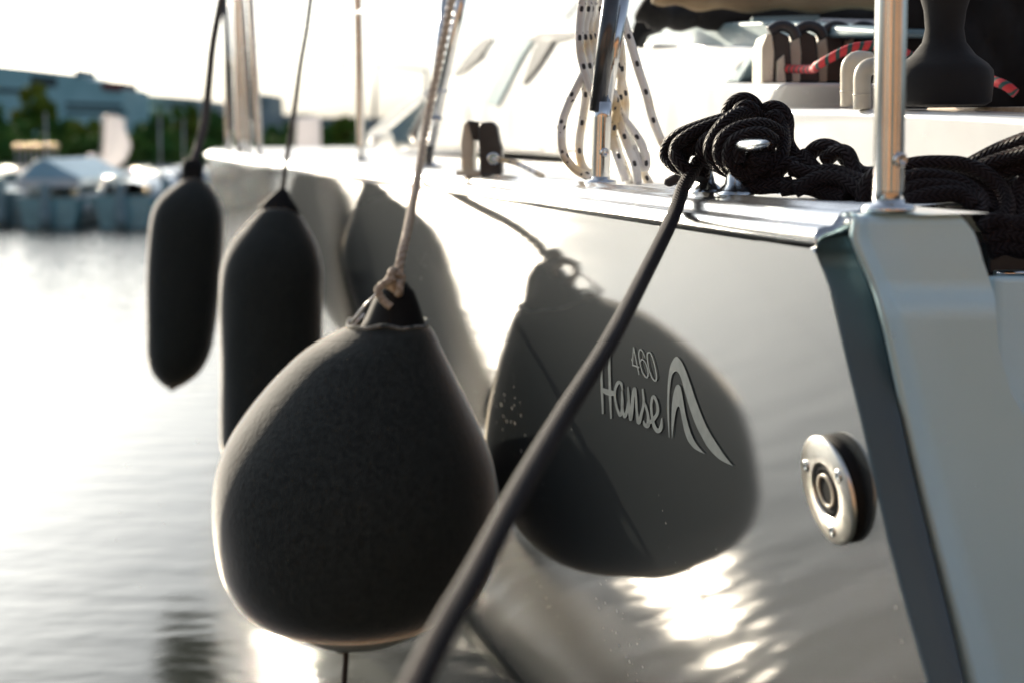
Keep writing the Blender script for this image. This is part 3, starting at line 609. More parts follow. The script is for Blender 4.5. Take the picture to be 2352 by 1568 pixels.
m = MB(); m.tube(pth(CL, [(465, 1245, 1.62), (480, 1215, 1.62), (540, 1185, 1.62), (640, 1150, 1.61)]), [.003, .0055, .006, .006], 12); mk('whipped_end', m, ROPEB, ml)
# heap of dock line at right
hp = thing('rope_heap', at(2200, 470, 1.36), 'tangled heap of thick black braided rope on the side deck behind the right post', 'rope')
T = []
T.append([(440, 830, 1.50), (500, 900, 1.48), (600, 985, 1.46), (700, 1030, 1.44), (780, 1040, 1.42)])
T.append([(270, 1030, 1.49), (290, 950, 1.49), (345, 885, 1.49), (420, 890, 1.49), (470, 960, 1.48), (540, 1030, 1.47)])
T.append([(455, 900, 1.50), (490, 815, 1.50), (560, 782, 1.49), (640, 815, 1.48), (700, 880, 1.47), (760, 930, 1.46), (860, 930, 1.44)])
T.append([(560, 860, 1.48), (620, 815, 1.47), (680, 825, 1.46), (710, 900, 1.45), (720, 980, 1.44)])
T.append([(120, 985, 1.50), (200, 1000, 1.49), (280, 995, 1.48), (380, 985, 1.47)])
T.append([(330, 1010, 1.46), (450, 1000, 1.45), (560, 1030, 1.44), (680, 1060, 1.42)])
T.append([(380, 900, 1.47), (480, 930, 1.46), (600, 920, 1.45), (720, 960, 1.43), (820, 990, 1.41)])
T.append([(400, 1020, 1.44), (520, 960, 1.44), (640, 960, 1.43), (760, 1030, 1.41)])
T.append([(765, 1080, 1.40), (770, 1020, 1.40), (810, 950, 1.40), (880, 920, 1.40), (960, 915, 1.39)])
T.append([(880, 1040, 1.39), (900, 960, 1.40), (960, 905, 1.40), (1060, 880, 1.40), (1180, 875, 1.40), (1300, 885, 1.40), (1420, 935, 1.39), (1500, 1015, 1.38), (1535, 1110, 1.36), (1500, 1210, 1.34)])
T.append([(960, 930, 1.41), (1080, 905, 1.42), (1200, 910, 1.42), (1330, 950, 1.41), (1440, 1030, 1.39), (1480, 1120, 1.37), (1440, 1230, 1.34)])
T.append([(920, 1000, 1.38), (1030, 950, 1.38), (1150, 950, 1.38), (1280, 980, 1.38), (1380, 1050, 1.37), (1420, 1140, 1.35)])
T.append([(940, 1070, 1.37), (1030, 1010, 1.37), (1150, 1000, 1.37), (1270, 1015, 1.37), (1370, 1075, 1.36), (1400, 1160, 1.34)])
T.append([(960, 1100, 1.36), (1060, 1060, 1.36), (1160, 1040, 1.36), (1290, 1045, 1.36), (1370, 1110, 1.35)])
T.append([(980, 1110, 1.37), (1080, 1090, 1.37), (1140, 1080, 1.37)])
T.append([(1300, 905, 1.44), (1390, 855, 1.43), (1500, 800, 1.42), (1640, 745, 1.40), (1800, 690, 1.38)])
T.append([(1330, 930, 1.42), (1440, 880, 1.41), (1560, 840, 1.40), (1700, 800, 1.38)])
T.append([(1400, 940, 1.42), (1520, 920, 1.41), (1640, 880, 1.40), (1760, 860, 1.38)])
T.append([(1440, 955, 1.45), (1530, 975, 1.45), (1620, 1000, 1.44), (1740, 1010, 1.43)])
T.append([(1480, 990, 1.45), (1560, 1010, 1.45), (1640, 1040, 1.44)])
T.append([(1640, 960, 1.40), (1590, 1020, 1.39), (1560, 1090, 1.38), (1530, 1180, 1.36), (1540, 1300, 1.34)])
T.append([(1680, 1000, 1.40), (1620, 1080, 1.38), (1590, 1180, 1.36), (1600, 1300, 1.34)])
T.append([(1400, 1230, 1.33), (1460, 1180, 1.33), (1560, 1200, 1.33), (1680, 1180, 1.33)])
T.append([(1420, 1290, 1.33), (1500, 1250, 1.33), (1600, 1270, 1.33), (1700, 1250, 1.33)])
T.append([(1440, 1350, 1.33), (1520, 1320, 1.33), (1620, 1340, 1.33), (1700, 1330, 1.33)])
m = MB()
for P in T: rope(m, pth(C4, P), RK * 1.12)
mk('coils', m, ROPEK, hp)
# white flecked rope hanging in loops
fr = thing('flecked_rope', at(1400, 420, 2.0), 'white rope with black flecks hanging in loops behind the bent stanchion', 'rope')
Yf = 1.99
T = [[(160, -60), (140, 60), (128, 200), (132, 340), (165, 480), (215, 620), (260, 760)], [(175, -60), (185, 60), (160, 180), (175, 320), (200, 470), (235, 600)],
     [(220, -60), (205, 90), (190, 200), (215, 330), (230, 480), (250, 620)], [(262, -60), (262, 60), (240, 150), (215, 290), (210, 420), (240, 560)],
     [(160, 470), (110, 570), (55, 680), (15, 800), (10, 930), (30, 1020), (90, 1100), (180, 1150), (260, 1160)], [(165, 500), (165, 650), (145, 790), (125, 920), (130, 1030), (160, 1110), (230, 1150)],
     [(390, -60), (405, 90), (445, 230), (480, 340), (520, 480), (565, 620), (600, 760), (645, 880), (700, 1000), (760, 1080)],
     [(370, 150), (395, 300), (405, 450), (395, 600), (410, 760), (450, 900), (505, 1030), (550, 1130), (585, 1210)],
     [(345, 600), (360, 700), (400, 830), (440, 950), (490, 1080), (510, 1205)], [(350, 640), (400, 760), (470, 850), (535, 950), (565, 1050), (560, 1100), (530, 1080), (470, 960)],
     [(330, 820), (360, 920), (400, 1040), (430, 1120), (460, 1205)], [(330, 330), (372, 400), (400, 520), (425, 660), (420, 800)], [(300, 560), (350, 620), (372, 700), (356, 800), (340, 900), (380, 1040), (430, 1180)]]
m = MB()
for i, P in enumerate(T):
    rope(m, [at(*C3(x, y), Yf + .012 * ((i * 5) % 4 - 1) + .004 * math.sin(j)) for j, (x, y) in enumerate(P)], .0062, .004, 14)
mk('loops', m, ROPEW, fr)
# control line leaving the block
o = mk('control_line', MB().tube(cat([at(1133, 366, 2.42), at(1165, 370, 2.40), at(1200, 381, 2.36), at(1232, 398, 2.30), at(1246, 406, 2.28)], n=8), .0042, 12), ROPEW)
setp(o, 'thin pale line coming out of the black turning block and lying on deck', 'rope')
o = mk('red_rope', MB().tube(cat(pth(C4, [(180, 358, 2.36), (240, 362, 2.35), (480, 372, 2.2), (520, 352, 2.15), (590, 312, 2.13), (680, 268, 2.12), (760, 250, 2.12), (900, 252, 2.12), (1100, 330, 2.14), (1480, 440, 2.0), (1580, 500, 1.98)]), n=8), .0068, 14), ROPER)
setp(o, 'red rope with dark flecks running from the clutches behind the post', 'rope')
o = mk('dark_line', MB().tube(cat([at(764, -30, 4.6), at(770, 30, 4.6), at(776, 90, 4.6), at(783, 135, 4.6), at(792, 162, 4.6)], n=6), .0035, 8), ROPEB)
setp(o, 'thin dark loose line end hanging in the air between two stanchions', 'rope')
o = mk('stay', MB().tube([at(1370, -40, 6), at(1335, 2, 6), at(1300, 44, 6)], .006, 8), ROPET)
setp(o, 'short slanting brown line above the cabin roof', 'rope')

# ---------------------------------------------------------------- fenders
def rings_from(outline, Y, seg=48, squash=1.0, wob=0.0, seed=0):
    """outline: (y, x_left, x_right) in picture units -> round cross sections of real size at depth Y"""
    R = []; rnd = random.Random(seed); ph = [rnd.uniform(0, 6.28) for _ in range(6)]
    for (y, xl, xr) in outline:
        c = at((xl + xr) / 2, y, Y); r = (xr - xl) / 2 * Y / F
        R.append([c + Vector((math.cos(a), math.sin(a) * squash, 0)) * r * (1 + wob * (math.sin(3*a + ph[0] + y*.011) + .6*math.sin(5*a + ph[1] - y*.02) + .4*math.sin(9*a+ph[2]+y*.03))) for a in [2*math.pi*k/seg for k in range(seg)]])
    return R
def interp_outline(O, step=12):
    ys = [o[0] for o in O]; out = []; y = ys[0]
    TL = [(o[0], o[1]) for o in O]; TR = [(o[0], o[2]) for o in O]
    while y < ys[-1]:
        out.append((y, smooth_tab(TL, y), smooth_tab(TR, y))); y += step
    out.append(O[-1]); return out
HEM = mat('frayed_hem', (.16, .17, .16), .9); mottle(HEM, (.05, .06, .06), (.34, .33, .30), 60, 5)
GF = 'fenders hanging along the port side of the yacht'
YB = 2.385
fb = thing('ball_fender', at(890, 700, YB), 'big pear shaped fender in dark fleece cover, nearest the camera', 'fender', GF)
O = [(744, 800, 978), (750, 793, 986), (762, 770, 996), (800, 702, 1014), (850, 645, 1040), (900, 599, 1066), (950, 559, 1092), (1000, 526, 1116), (1050, 503, 1136), (1100, 490, 1149), (1150, 485, 1156), (1200, 486, 1156), (1250, 492, 1149), (1300, 503, 1137), (1345, 524, 1116), (1378, 552, 1086), (1402, 590, 1046), (1419, 638, 996), (1430, 694, 936), (1436, 760, 870)]
mk('fleece_cover', MB().rings(rings_from(interp_outline(O, 10), YB, 64, 1, .003), True), FLEECE, fb)
c_ = at(889, 743, YB); m = MB(); m.tube([c_ + Vector((math.cos(a), math.sin(a), 0)) * (91 * YB / F) + Vector((0, 0, .003 * math.sin(3 * a) + .002 * math.sin(7 * a))) for a in [2*math.pi*k/60 for k in range(61)]], .0036, 10, caps=False); mk('hem', m, HEM, fb)
O = [(1415, 645, 1000), (1440, 672, 972), (1458, 705, 935), (1470, 745, 895), (1478, 790, 850)]
mk('inflated_body', MB().rings(rings_from(O, YB, 48), True, True), PVC, fb)
m = MB(); tc = at(785, 1485, YB - .06); m.tube([tc + Vector((math.cos(a) * .014, 0, math.sin(a) * .010)) for a in [2*math.pi*k/24 for k in range(25)]], .0022, 8)
m.tube(cat([at(790, 1478, YB - .07), at(793, 1510, YB - .07), at(789, 1570, YB - .07), at(792, 1680, YB - .06)], n=6), .0042, 8); m.tube(cat([at(800, 1478, YB - .07), at(797, 1530, YB - .065), at(792, 1600, YB - .07)], n=5), .002, 8)
mk('tail_cord', m, ROPEB, fb)
O = [(642, 888, 922), (650, 880, 936), (670, 868, 952), (700, 852, 963), (730, 838, 972), (748, 826, 980), (760, 822, 984)]
mk('rope_eye', MB().rings(rings_from(O, YB, 32, .95, .02), True, True), RUBBER, fb)
mk('strap', MB().tube([at(872, 668, YB - .04), at(840, 700, YB - .045), at(805, 742, YB - .05)], .0022, 8).tube([at(838, 720, YB - .05), at(812, 748, YB - .055)], .002, 8), GEL, fb)
m = MB(); rnd = random.Random(3)
m.tube(cat([at(1046, -40, 2.9), at(1014, 120, 2.88), at(985, 260, 2.83), at(965, 380, 2.72), at(950, 460, 2.6), at(934, 540, 2.45), at(922, 590, 2.39), at(914, 634, 2.365)], step=.0035), .0072, 18, lobes=3, pitch=.05, la=.55)
mk('fender_rope', m, ROPET, fb)
m = MB()
for k in range(5):
    c = at(908 + rnd.uniform(-8, 10), 634 + k * 7, 2.352 + rnd.uniform(-.015, .015)); ax = rnd.uniform(0, 3)
    m.tube([c + Vector((math.cos(a) * .010 * math.cos(ax), math.cos(a) * .010 * math.sin(ax), math.sin(a) * .009)) for a in [2*math.pi*j/20 for j in range(21)]], .0062, 12, lobes=3, pitch=.03, la=.4)
m.tube(cat([at(905, 640, 2.345), at(882, 652, 2.335), at(868, 668, 2.33), at(880, 690, 2.33), at(898, 706, 2.33)], step=.003), .0062, 12, lobes=3, pitch=.03, la=.4)
mk('knot', m, ROPET, fb)
def cyl_fender(name, Y, neckO, bodyO, ropeP, rr_, label, seed, tipO=None, rmat=ROPEB):
    f = thing('long_fender', at(ropeP[-1][0], ropeP[-1][1], Y), label, 'fender', GF)
    mk('fleece_cover', MB().rings(rings_from(interp_outline(bodyO, 10), Y, 48, 1, .006, seed), True, True), FLEECE, f)
    mk('rope_eye', MB().rings(rings_from(neckO, Y, 28, .7, .02), True, True), RUBBER, f)
    if tipO: mk('tail_end', MB().rings(rings_from(tipO, Y, 28, .8), True, True), RUBBER, f)
    m = MB().tube(cat([at(*p) for p in ropeP], step=.006), rr_, 12, lobes=3, pitch=.03, la=.4); mk('fender_rope', m, rmat, f)
    return f
cyl_fender('f2', 3.7, [(430, 644, 652), (440, 634, 662), (458, 612, 670), (474, 598, 682), (492, 592, 690)],
           [(478, 602, 674), (490, 590, 686), (520, 562, 705), (550, 537, 722), (580, 520, 734), (620, 509, 742), (680, 505, 742), (760, 504, 740), (860, 504, 738), (960, 504, 736), (1010, 506, 730), (1050, 520, 715), (1085, 560, 680), (1100, 600, 640)],
           [(716, -20, 3.75), (704, 70, 3.74), (690, 150, 3.73), (678, 240, 3.72), (664, 330, 3.71), (655, 390, 3.7), (650, 432, 3.7)], .006, 'dark fleece covered cylinder fender, middle one of the three', 5)
cyl_fender('f3', 5.2, [(366, 424, 462), (385, 418, 468), (410, 418, 466), (426, 408, 476)],
           [(410, 426, 462), (420, 410, 474), (440, 382, 490), (465, 360, 503), (500, 348, 512), (560, 342, 512), (620, 339, 508), (700, 337, 502), (760, 337, 494), (810, 338, 484), (840, 344, 470), (860, 354, 455), (875, 366, 436), (886, 378, 418)],
           [(512, -20, 5.4), (500, 40, 5.4), (488, 110, 5.38), (480, 190, 5.35), (470, 280, 5.3), (455, 340, 5.25), (444, 372, 5.2)], .015, 'smallest looking dark fender, farthest along the hull', 9,
           [(880, 374, 424), (890, 386, 408), (897, 392, 396)])

# ---------------------------------------------------------------- far shore: buildings, trees, boats
FACADE = mat('blue_grey_facade', (.10, .21, .24), .6); t, b = nodes(FACADE)
HALL = FACADE
mottle(FACADE, (.26, .47, .50), (.33, .55, .58), .25, 3)
CONC = mat('pale_facade', (.26, .29, .29), .8); mottle(CONC, (.20, .26, .28), (.28, .33, .34), .2, 4)
WIN = mat('far_window', (.03, .055, .06), .3)
REDR = mat('red_cladding', (.16, .03, .03), .7)
def building(name, label, X, Y, base, mt, cat_='building', wins=(), extra=None, depth=14):
    """X: outline points in picture units (top), closed down to the ground"""
    c = at(X[0][0], base, Y); root = thing(name, (c.x, Y, 0), label, cat_)
    P = [at(x, y, Y) for x, y in X]; P = [Vector((P[0].x, Y, 0))] + P + [Vector((P[-1].x, Y, 0))]
    mk('wall', MB().prism(P, (0, depth, 0)), mt, root)
    for (x0, y0, x1, y1, sl_) in wins:
        mk('window_band', MB().prism([at(x0, y0, Y - .15), at(x1, y0 + sl_, Y - .15), at(x1, y1 + sl_, Y - .15), at(x0, y1, Y - .15)], (0, .3, 0)), WIN, root)
    if extra:
        for (nm, pts, mm) in extra: mk(nm, MB().prism([at(x, y, Y - .4) for x, y in pts], (0, depth * .6, 0)), mm, root)
building('long_hall', 'long blue grey hall with sloping roof line behind the trees', [(-320, 128), (0, 152), (60, 158), (175, 172), (205, 182), (285, 205)], 210, 330, FACADE,
         wins=[(70, 172, 130, 196, 6), (150, 235, 280, 244, 5), (150, 252, 290, 260, 4), (-60, 200, 60, 210, 6)], extra=[('roof_house', [(232, 186), (280, 190), (278, 210), (234, 206)], REDR), ('roof_vent', [(172, 160), (182, 160), (182, 176), (172, 176)], CONC)])
building('grey_block', 'pale grey block right of the long hall', [(283, 214), (440, 226), (500, 236)], 230, 330, CONC, wins=[(300, 232, 330, 240, 2), (345, 234, 425, 244, 4), (345, 256, 425, 264, 3)])
building('tower_block', 'narrow grey tower beside the rigging', [(574, 220), (592, 216), (618, 218), (620, 262)], 240, 330, CONC, wins=[(592, 228, 612, 232, 0), (592, 240, 612, 244, 0)])
building('low_terrace', 'long low grey building between the two nearest stanchion groups', [(618, 266), (700, 262), (705, 270), (870, 272), (1100, 276)], 220, 330, CONC, wins=[(640, 276, 760, 281, 1)])
LEAF = mat('leaves', (.06, .09, .02), .9, spec=.1); mottle(LEAF, (.06, .13, .02), (.22, .22, .03), .8, 4)
LEAF2 = mat('dark_leaves', (.03, .06, .02), .9, spec=.1); mottle(LEAF2, (.045, .12, .03), (.11, .18, .04), 1.0, 4)
BARK = mat('bark', (.06, .045, .03), .9)
def tree(px, ytop, ybot, wpx, Y, mt, label, seed):
    rnd = random.Random(seed); c = at(px, (ytop + ybot) / 2, Y); rx = wpx / 2 * Y / F; rz = (ybot - ytop) / 2 * Y / F
    gz = .9; root = thing('tree', (c.x, Y, gz), label, 'tree', 'trees along the far shore')
    m = MB(); m.tube([(c.x, Y, gz), (c.x + .1, Y, (gz + c.z) / 2), (c.x, Y, c.z + rz * .5)], [.14, .1, .03], 8)
    for k in range(5):
        a = rnd.uniform(0, 6.28); m.tube([(c.x, Y, c.z - rz * .5), (c.x + math.cos(a) * rx * .7, Y + math.sin(a) * rx * .7, c.z + rnd.uniform(-.2, .6) * rz)], [.06, .015], 6)
    mk('trunk', m, BARK, root)
    m = MB(); cl_ = [(Vector((rnd.gauss(0, .5), rnd.gauss(0, .45), rnd.gauss(0, .45)))) for _ in range(26)]
    for _ in range(2600):
        q = cl_[rnd.randrange(26)]; d = Vector((rnd.gauss(0, 1), rnd.gauss(0, 1), rnd.gauss(0, 1))).normalized() * rnd.uniform(.12, .3)
        p = Vector((q.x + d.x, q.y + d.y, q.z + d.z))
        if p.length > 1.05: continue
        p = Vector((c.x + p.x * rx, Y + p.y * rx, c.z + p.z * rz)); s = rnd.uniform(.08, .19)
        a = Vector((rnd.gauss(0, 1), rnd.gauss(0, 1), rnd.gauss(0, 1))).normalized(); b2 = a.orthogonal().normalized()
        i = len(m.v); m.v += [p + a * s, p + b2 * s * .6, p - a * s, p - b2 * s * .6]; m.face((i, i+1, i+2, i+3))
    mk('crown', m, mt, root)
for i, (px_, yt, yb, wp, Y, mt, lb) in enumerate([
    (8, 238, 400, 110, 62, LEAF2, 'green tree at the left picture edge'), (82, 198, 330, 110, 66, LEAF, 'tallest yellow green tree in front of the long hall'), (48, 280, 420, 130, 58, LEAF2, 'dark low tree beneath the tallest yellow green tree'),
    (140, 262, 390, 110, 64, LEAF2, 'dark tree just right of the tallest yellow green tree'), (205, 262, 400, 110, 60, LEAF, 'olive tree behind the white feather flags'), (262, 278, 400, 80, 62, LEAF2, 'dark tree right behind the taller feather flag'),
    (352, 240, 400, 90, 60, LEAF2, 'green tree between the feather flags and the farthest fender'), (318, 320, 400, 70, 60, LEAF2, 'low dark tree right of the taller feather flag'), (430, 244, 350, 90, 62, LEAF, 'olive tree behind the rope of the farthest fender'), (398, 300, 400, 80, 58, LEAF2, 'dark low tree above the farthest fender'),
    (500, 260, 360, 80, 60, LEAF2, 'green tree behind the rigging'), (650, 285, 350, 90, 64, LEAF2, 'low green tree left of the white sign'), (760, 284, 350, 70, 62, LEAF2, 'green tree right of the white sign'), (800, 262, 345, 70, 60, LEAF, 'olive tree behind the single stanchion'),
    (905, 278, 345, 90, 70, LEAF2, 'green tree behind the cabin front')]):
    tree(px_, yt, yb, wp, Y, mt, lb, 100 + i)
CLOTH = mat('white_cloth', (.84, .83, .82), .8)
t, b = nodes(CLOTH); out = t.nodes['Material Output']; tr_ = t.nodes.new('ShaderNodeBsdfTranslucent'); tr_.inputs[0].default_value = (.85, .82, .82, 1)
mxs = t.nodes.new('ShaderNodeMixShader'); mxs.inputs[0].default_value = .5; t.links.new(b.outputs[0], mxs.inputs[1]); t.links.new(tr_.outputs[0], mxs.inputs[2]); t.links.new(mxs.outputs[0], out.inputs['Surface'])
POLE = mat('grey_pole', (.3, .3, .3), .4, .6)
def flag(px_, y0, y1, wp, Y, label):
    c = at(px_, y1, Y); root = thing('feather_flag', (c.x, Y, .7), label, 'flag', 'white feather flags on the quay')
    x0 = px_ - wp / 2
    mk('pole', MB().tube([(at(x0, y1, Y).x, Y, .7), at(x0, (y0+y1)/2, Y), at(x0 + wp*.1, y0 + 3, Y), at(x0 + wp*.5, y0 - 3, Y)], .03, 8), POLE, root)
    R = []
    for k in range(15):
        f = k / 14; y = y0 + (y1 - 22 - y0) * f; wd = wp * (math.sin(min(1, f * 9 + .35) * 1.57)) * (1 - .12 * math.sin(f * 9) - max(0, f - .8) * 3)
        R.append([at(x0 + wd * g, y, Y + .04 * math.sin(g * 5 + f * 4)) for g in (0, .25, .5, .75, 1)])
    mk('cloth', MB().rings(R), CLOTH, root, solid=.004)
flag(264, 266, 420, 60, 33, 'taller white feather flag on the quay'); flag(222, 356, 450, 44, 32.5, 'shorter white feather flag beside the taller one')
r = thing('white_sign', at(705, 340, 34), 'white sign board on the quay seen just left of the single stanchion', 'sign')
mk('board', MB().prism([at(678, 345, 34), at(682, 272, 34), at(735, 268, 34), at(737, 345, 34)], (0, .1, 0)), CLOTH, r, bevel=.02)
q0 = at(690, 345, 34); q1 = at(725, 345, 34); mk('post', MB().tube([(q0.x, 34.05, .5), (q0.x, 34.05, q0.z)], .05, 8), POLE, r); mk('post', MB().tube([(q1.x, 34.05, .5), (q1.x, 34.05, q1.z)], .05, 8), POLE, r)
# quay; the rail with round caps is added to make sun glints
QUAY = mat('quay_stone', (.10, .10, .095), .85); mottle(QUAY, (.07, .075, .07), (.14, .14, .13), .7, 5)
m = MB(); m.box((-60, 39, .1), 140, 7, .36); setp(mk('quay', m, QUAY), 'dark stone quay behind the moored boats', 'quay', kind='structure')
BRASS = mat('glint_brass', (.85, .65, .35), .25, 1.0)
rl = thing('glint_railing', (at(80, 380, 36).x, 36, .46), 'added metal railing with round polished caps for sun glints at far left on the quay', 'railing')
for k in range(8):
    p = at(38 + k * 13, 338, 36); q = mk('post', MB().tube([(p.x, 36, .46), (p.x, 36, p.z)], .025, 8), POLE, rl); mk('cap', MB().ball(p, .085, 12), BRASS, q)
a_, b_ = at(38, 343, 36), at(129, 343, 36); mk('top_rail', MB().tube([a_, b_], .02, 8), POLE, rl)
TARP = mat('blue_tarp', (.30, .50, .60), .5); mottle(TARP, (.24, .43, .52), (.36, .56, .66), 1.5, 4)
TARPD = mat('dark_teal_tarp', (.045, .11, .12), .6); mottle(TARPD, (.035, .09, .10), (.06, .14, .15), 1.5, 4)
TOPW = mat('pale_boat_paint', (.62, .70, .72), .3, coat=.5); mottle(TOPW, (.55, .63, .66), (.68, .74, .76), 2, 4)
CHROME = mat('glint_chrome', (.9, .88, .85), .22, 1.0)
HT = [mat('teal_boat_hull', (.20, .42, .46), .3, coat=.5), mat('slate_boat_hull', (.12, .25, .29), .3, coat=.5), mat('pale_boat_hull', (.35, .42, .44), .3, coat=.5)]
for k, h_ in enumerate(HT):
    c0 = h_.node_tree.nodes['Principled BSDF'].inputs['Base Color'].default_value[:3]; mottle(h_, tuple(x * .8 for x in c0), tuple(x * 1.15 for x in c0), 2, 4)
def boat(px_, wpx, Y, hm, style, label, yd=452):
    c = at(px_, 525, Y); w2 = wpx * 1.12 / 2 * Y / F; zt = at(px_, yd, Y).z; root = thing('motor_boat', (c.x, Y, 0), label, 'boat', 'small boats moored along the far quay')
    R = []
    for k in range(9):
        f = k / 8; y = Y + f * 4.2; wd = w2 * (1 if f < .5 else math.cos((f - .5) * 2.9) * .98 + .02); z = zt + f * f * .25
        R.append([(c.x - wd, y, z), (c.x - wd * .96, y, z * .5), (c.x - wd * .8, y, -.05), (c.x, y, -.15), (c.x + wd * .8, y, -.05), (c.x + wd * .96, y, z * .5), (c.x + wd, y, z)])
    mk('hull', MB().rings(R, False, True), hm, root, smooth=True)
    mk('gunwale', MB().tube([r_[0] for r_ in R] + [r_[-1] for r_ in R[::-1]], .035, 8), TOPW, root)
    mk('deck', MB().rings([[(r_[0][0] + .02, r_[0][1], r_[0][2] - .03), (r_[-1][0] - .02, r_[0][1], r_[0][2] - .03)] for r_ in R]), TOPW, root)
    zz = zt
    if style == 'tent':
        for nm, mt_, k0, k1, top in (('canopy_skirt', TOPW, .98, 1.02, .16), ): 
            mk(nm, MB().prism([(c.x - w2 * 1.05, Y + .1, zz + .16), (c.x + w2 * 1.05, Y + .1, zz + .16), (c.x + w2 * 1.1, Y + .1, zz + .3), (c.x - w2 * 1.1, Y + .1, zz + .3)], (0, 3, 0)), mt_, root, bevel=.02)
        mk('canopy', MB().prism([(c.x - w2 * 1.1, Y + .1, zz + .3), (c.x + w2 * 1.15, Y + .1, zz + .3), (c.x + w2 * .3, Y + .15, zz + .5), (c.x - w2 * .2, Y + .2, zz + .62), (c.x - w2 * .5, Y + .15, zz + .58)], (0, 2.8, 0)), TARP, root, bevel=.02)
        for sx in (-1, 1): mk('canopy_pole', MB().tube([(c.x + sx * w2 * .95, Y + .15, zz), (c.x + sx * w2 * .95, Y + .15, zz + .2)], .02, 8), STEEL, root)
    if style in ('screen', 'cover'):
        mk('windscreen', MB().prism([(c.x - w2 * .8, Y + 1.4, zz), (c.x + w2 * .8, Y + 1.4, zz), (c.x + w2 * .62, Y + 1.75, zz + .28), (c.x - w2 * .62, Y + 1.75, zz + .28)], (0, .04, 0)), GLASS, root)
        mk('screen_frame', MB().tube([(c.x - w2 * .8, Y + 1.4, zz), (c.x - w2 * .62, Y + 1.74, zz + .29), (c.x + w2 * .62, Y + 1.74, zz + .29), (c.x + w2 * .8, Y + 1.4, zz)], .02, 8), STEEL, root)
    if style == 'cover':
        R2 = [[(c.x + w2 * .95 * math.cos(a), Y + .2 + g * 2.2, zz + (.22 + .1 * g) * math.sin(a)) for a in [math.pi * j / 10 for j in range(11)]] for g in (0, .33, .66, 1)]
        mk('tarpaulin', MB().rings(R2), TOPW, root)
    if style == 'dark':
        mk('tarpaulin', MB().prism([(c.x - w2 * 1.0, Y + .2, zz + .02), (c.x + w2, Y + .2, zz + .02), (c.x + w2 * .5, Y + .3, zz + .12), (c.x - w2 * .6, Y + .3, zz + .2)], (0, 2.6, 0)), TARPD, root, bevel=.03)
    e = mk('outboard_motor', MB().rings([[(c.x + (.085 + .02 * math.sin(z * 9)) * math.cos(a), Y - .12 + .12 * math.sin(a), z) for a in [2*math.pi*j/12 for j in range(12)]] for z in (.02, .2, zz + .02, zz + .16, zz + .22)], True, True), GREYP, root)
    for k in range(2): mk('glint_ball', MB().ball((c.x + w2 * (.9 - 1.7 * k), Y + .05, zz + .08), .06, 12), CHROME if k else BRASS, root)  # polished balls added to give bright sun glints, no lamps
    mk('bow_rail', MB().tube([(c.x - w2 * .9, Y + .3, zz), (c.x - w2 * .9, Y + .3, zz + .28), (c.x + w2 * .9, Y + .3, zz + .3), (c.x + w2 * .9, Y + .3, zz)], .018, 8), STEEL, root)
    if px_ in (12, 284, 352): mk('aerial', MB().tube([(c.x + w2 * .5, Y + 1.6, zz), (c.x + w2 * .55, Y + 1.6, zz + 1.3)], .018, 6), POLE, root)
    for k in range(2): mk('side_fender', MB().ball((c.x + w2 * (-1.0 + 2.0 * k), Y + .5, zz * .6), .09, 10), TOPW, root)
boat(12, 100, 23.0, HT[1], 'screen', 'dark hulled small boat at the left picture edge', 440)
boat(112, 118, 22.6, HT[0], 'tent', 'teal boat under a pale blue pitched canopy', 455)
boat(196, 84, 24.5, HT[1], 'dark', 'boat under a dark teal tarpaulin behind the two feather flags', 430)
boat(284, 112, 22.4, HT[0], 'cover', 'teal boat with a pale rounded tarpaulin and a windscreen', 450)
boat(388, 100, 23.4, HT[1], 'screen', 'dark boat partly hidden by the farthest fender', 440)
boat(60, 150, 27.5, HT[2], 'dark', 'pale hulled boat with dark cover behind the canopied boat', 420)
boat(352, 110, 27.5, HT[2], 'cover', 'pale boat with white cover above the dark boat by the farthest fender', 424)
boat(478, 120, 25.5, HT[2], 'screen', 'pale boat seen between the farthest fender and the yacht hull', 430)
# a sailing boat beyond, with its stern frame
r = thing('moored_yacht', at(900, 350, 14), 'white yacht with a thin grey stern frame, far beyond the cabin front', 'sailboat')
mk('hull', MB().prism([at(845, 420, 14), at(842, 330, 14), at(870, 306, 14), at(1200, 300, 14), at(1200, 420, 14)], (0, 2.5, 0)), GEL, r, bevel=.05)
mk('stern_frame', MB().tube([at(858, 320, 14), at(864, 150, 14), at(980, 162, 14), at(985, 300, 14)], .02, 8), POLE, r)
# floating pontoon the photographer stands on
WOOD = mat('weathered_planks', (.33, .20, .11), .7); t, b = nodes(WOOD)
mottle(WOOD, (.20, .10, .045), (.34, .18, .08), 3, 6, mscale=(1, 9, 1), bump=.4, bscale=20)
pn = thing('pontoon', (0, -2, .4), 'brown planked pontoon behind the yacht stern', 'pontoon')
for k in range(20):
    mk('plank', MB().box((1.2, -.35 - k * .155, .42), 3.6, .072, .02), WOOD, pn, bevel=.004)
mk('float', MB().box((1.2, -1.9, .1), 3.5, 1.5, .28), QUAY, pn, bevel=.02)

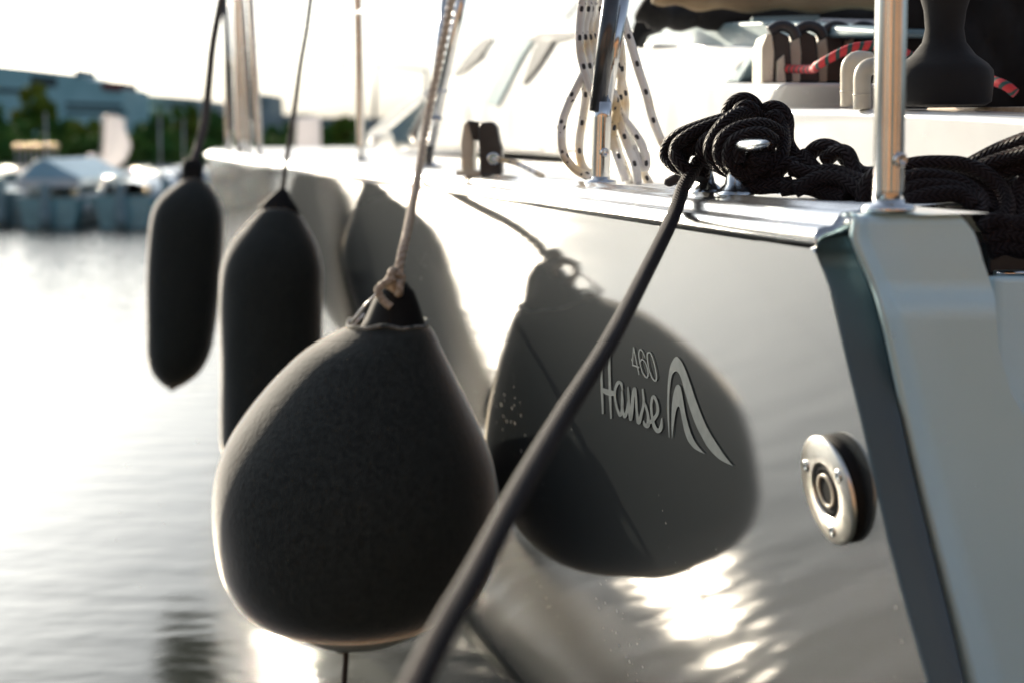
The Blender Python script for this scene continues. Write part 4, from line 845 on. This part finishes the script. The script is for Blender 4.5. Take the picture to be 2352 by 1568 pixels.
SHED = mat('boathouse_boards', (.30, .15, .07), .8); mottle(SHED, (.20, .09, .04), (.32, .155, .065), .8, 5, mscale=(6, 1, 1))
ROOF = mat('boathouse_roof', (.05, .045, .04), .8)
bh = thing('unseen_boathouse', (0, -12, .4), 'unseen brown timber shed added behind the pontoon for reflections and shade', 'building')  # added behind the camera for brown steel reflections and deeper shade
mk('wall', MB().prism([(-34, -12, .4), (40, -12, .4), (40, -12, 6.2), (-34, -12, 6.2)], (0, -9, 0)), SHED, bh)
mk('roof', MB().prism([(-35, -11.3, 6.1), (-35, -16.5, 9.4), (-35, -22, 6.1)], (76, 0, 0)), ROOF, bh)
for k in range(7): mk('door', MB().prism([(-31 + k * 10, -11.95, .5), (-25.5 + k * 10, -11.95, .5), (-25.5 + k * 10, -11.95, 4.6), (-31 + k * 10, -11.95, 4.6)], (0, -.1, 0)), WIN, bh)  # dark doors spaced to give dark bands in the steel reflections
m = MB(); m.box((0, -23, -.4), 120, 12, .8); setp(mk('unseen_quay', m, QUAY), 'unseen stone quay added under the timber shed', 'quay', kind='structure')
HEDGE = []
def hedge(x0, x1, yt, Y, label, seed):
    rnd = random.Random(seed); a, b2 = at(x0, yt, Y), at(x1, yt, Y); m = MB()
    for _ in range(2600):
        f = rnd.random(); x = a.x + (b2.x - a.x) * f; top = a.z + .25 * math.sin(f * 23 + seed) + .15 * math.sin(f * 51)
        p = Vector((x, Y + rnd.uniform(-.8, .8), rnd.uniform(.5, top))); s_ = rnd.uniform(.08, .2)
        q = Vector((rnd.gauss(0, 1), rnd.gauss(0, 1), rnd.gauss(0, 1))).normalized(); w_ = q.orthogonal().normalized()
        i = len(m.v); m.v += [p + q * s_, p + w_ * s_ * .7, p - q * s_, p - w_ * s_ * .7]; m.face((i, i+1, i+2, i+3))
    setp(mk('hedge', m, LEAF2), label, 'hedge', 'hedges along the far shore')
hedge(-60, 250, 328, 54, 'long dark hedge behind the quay at left', 1); hedge(240, 520, 334, 54, 'dark hedge behind the quay around the farthest fender', 2); hedge(560, 900, 330, 54, 'low dark hedge behind the white sign', 3)
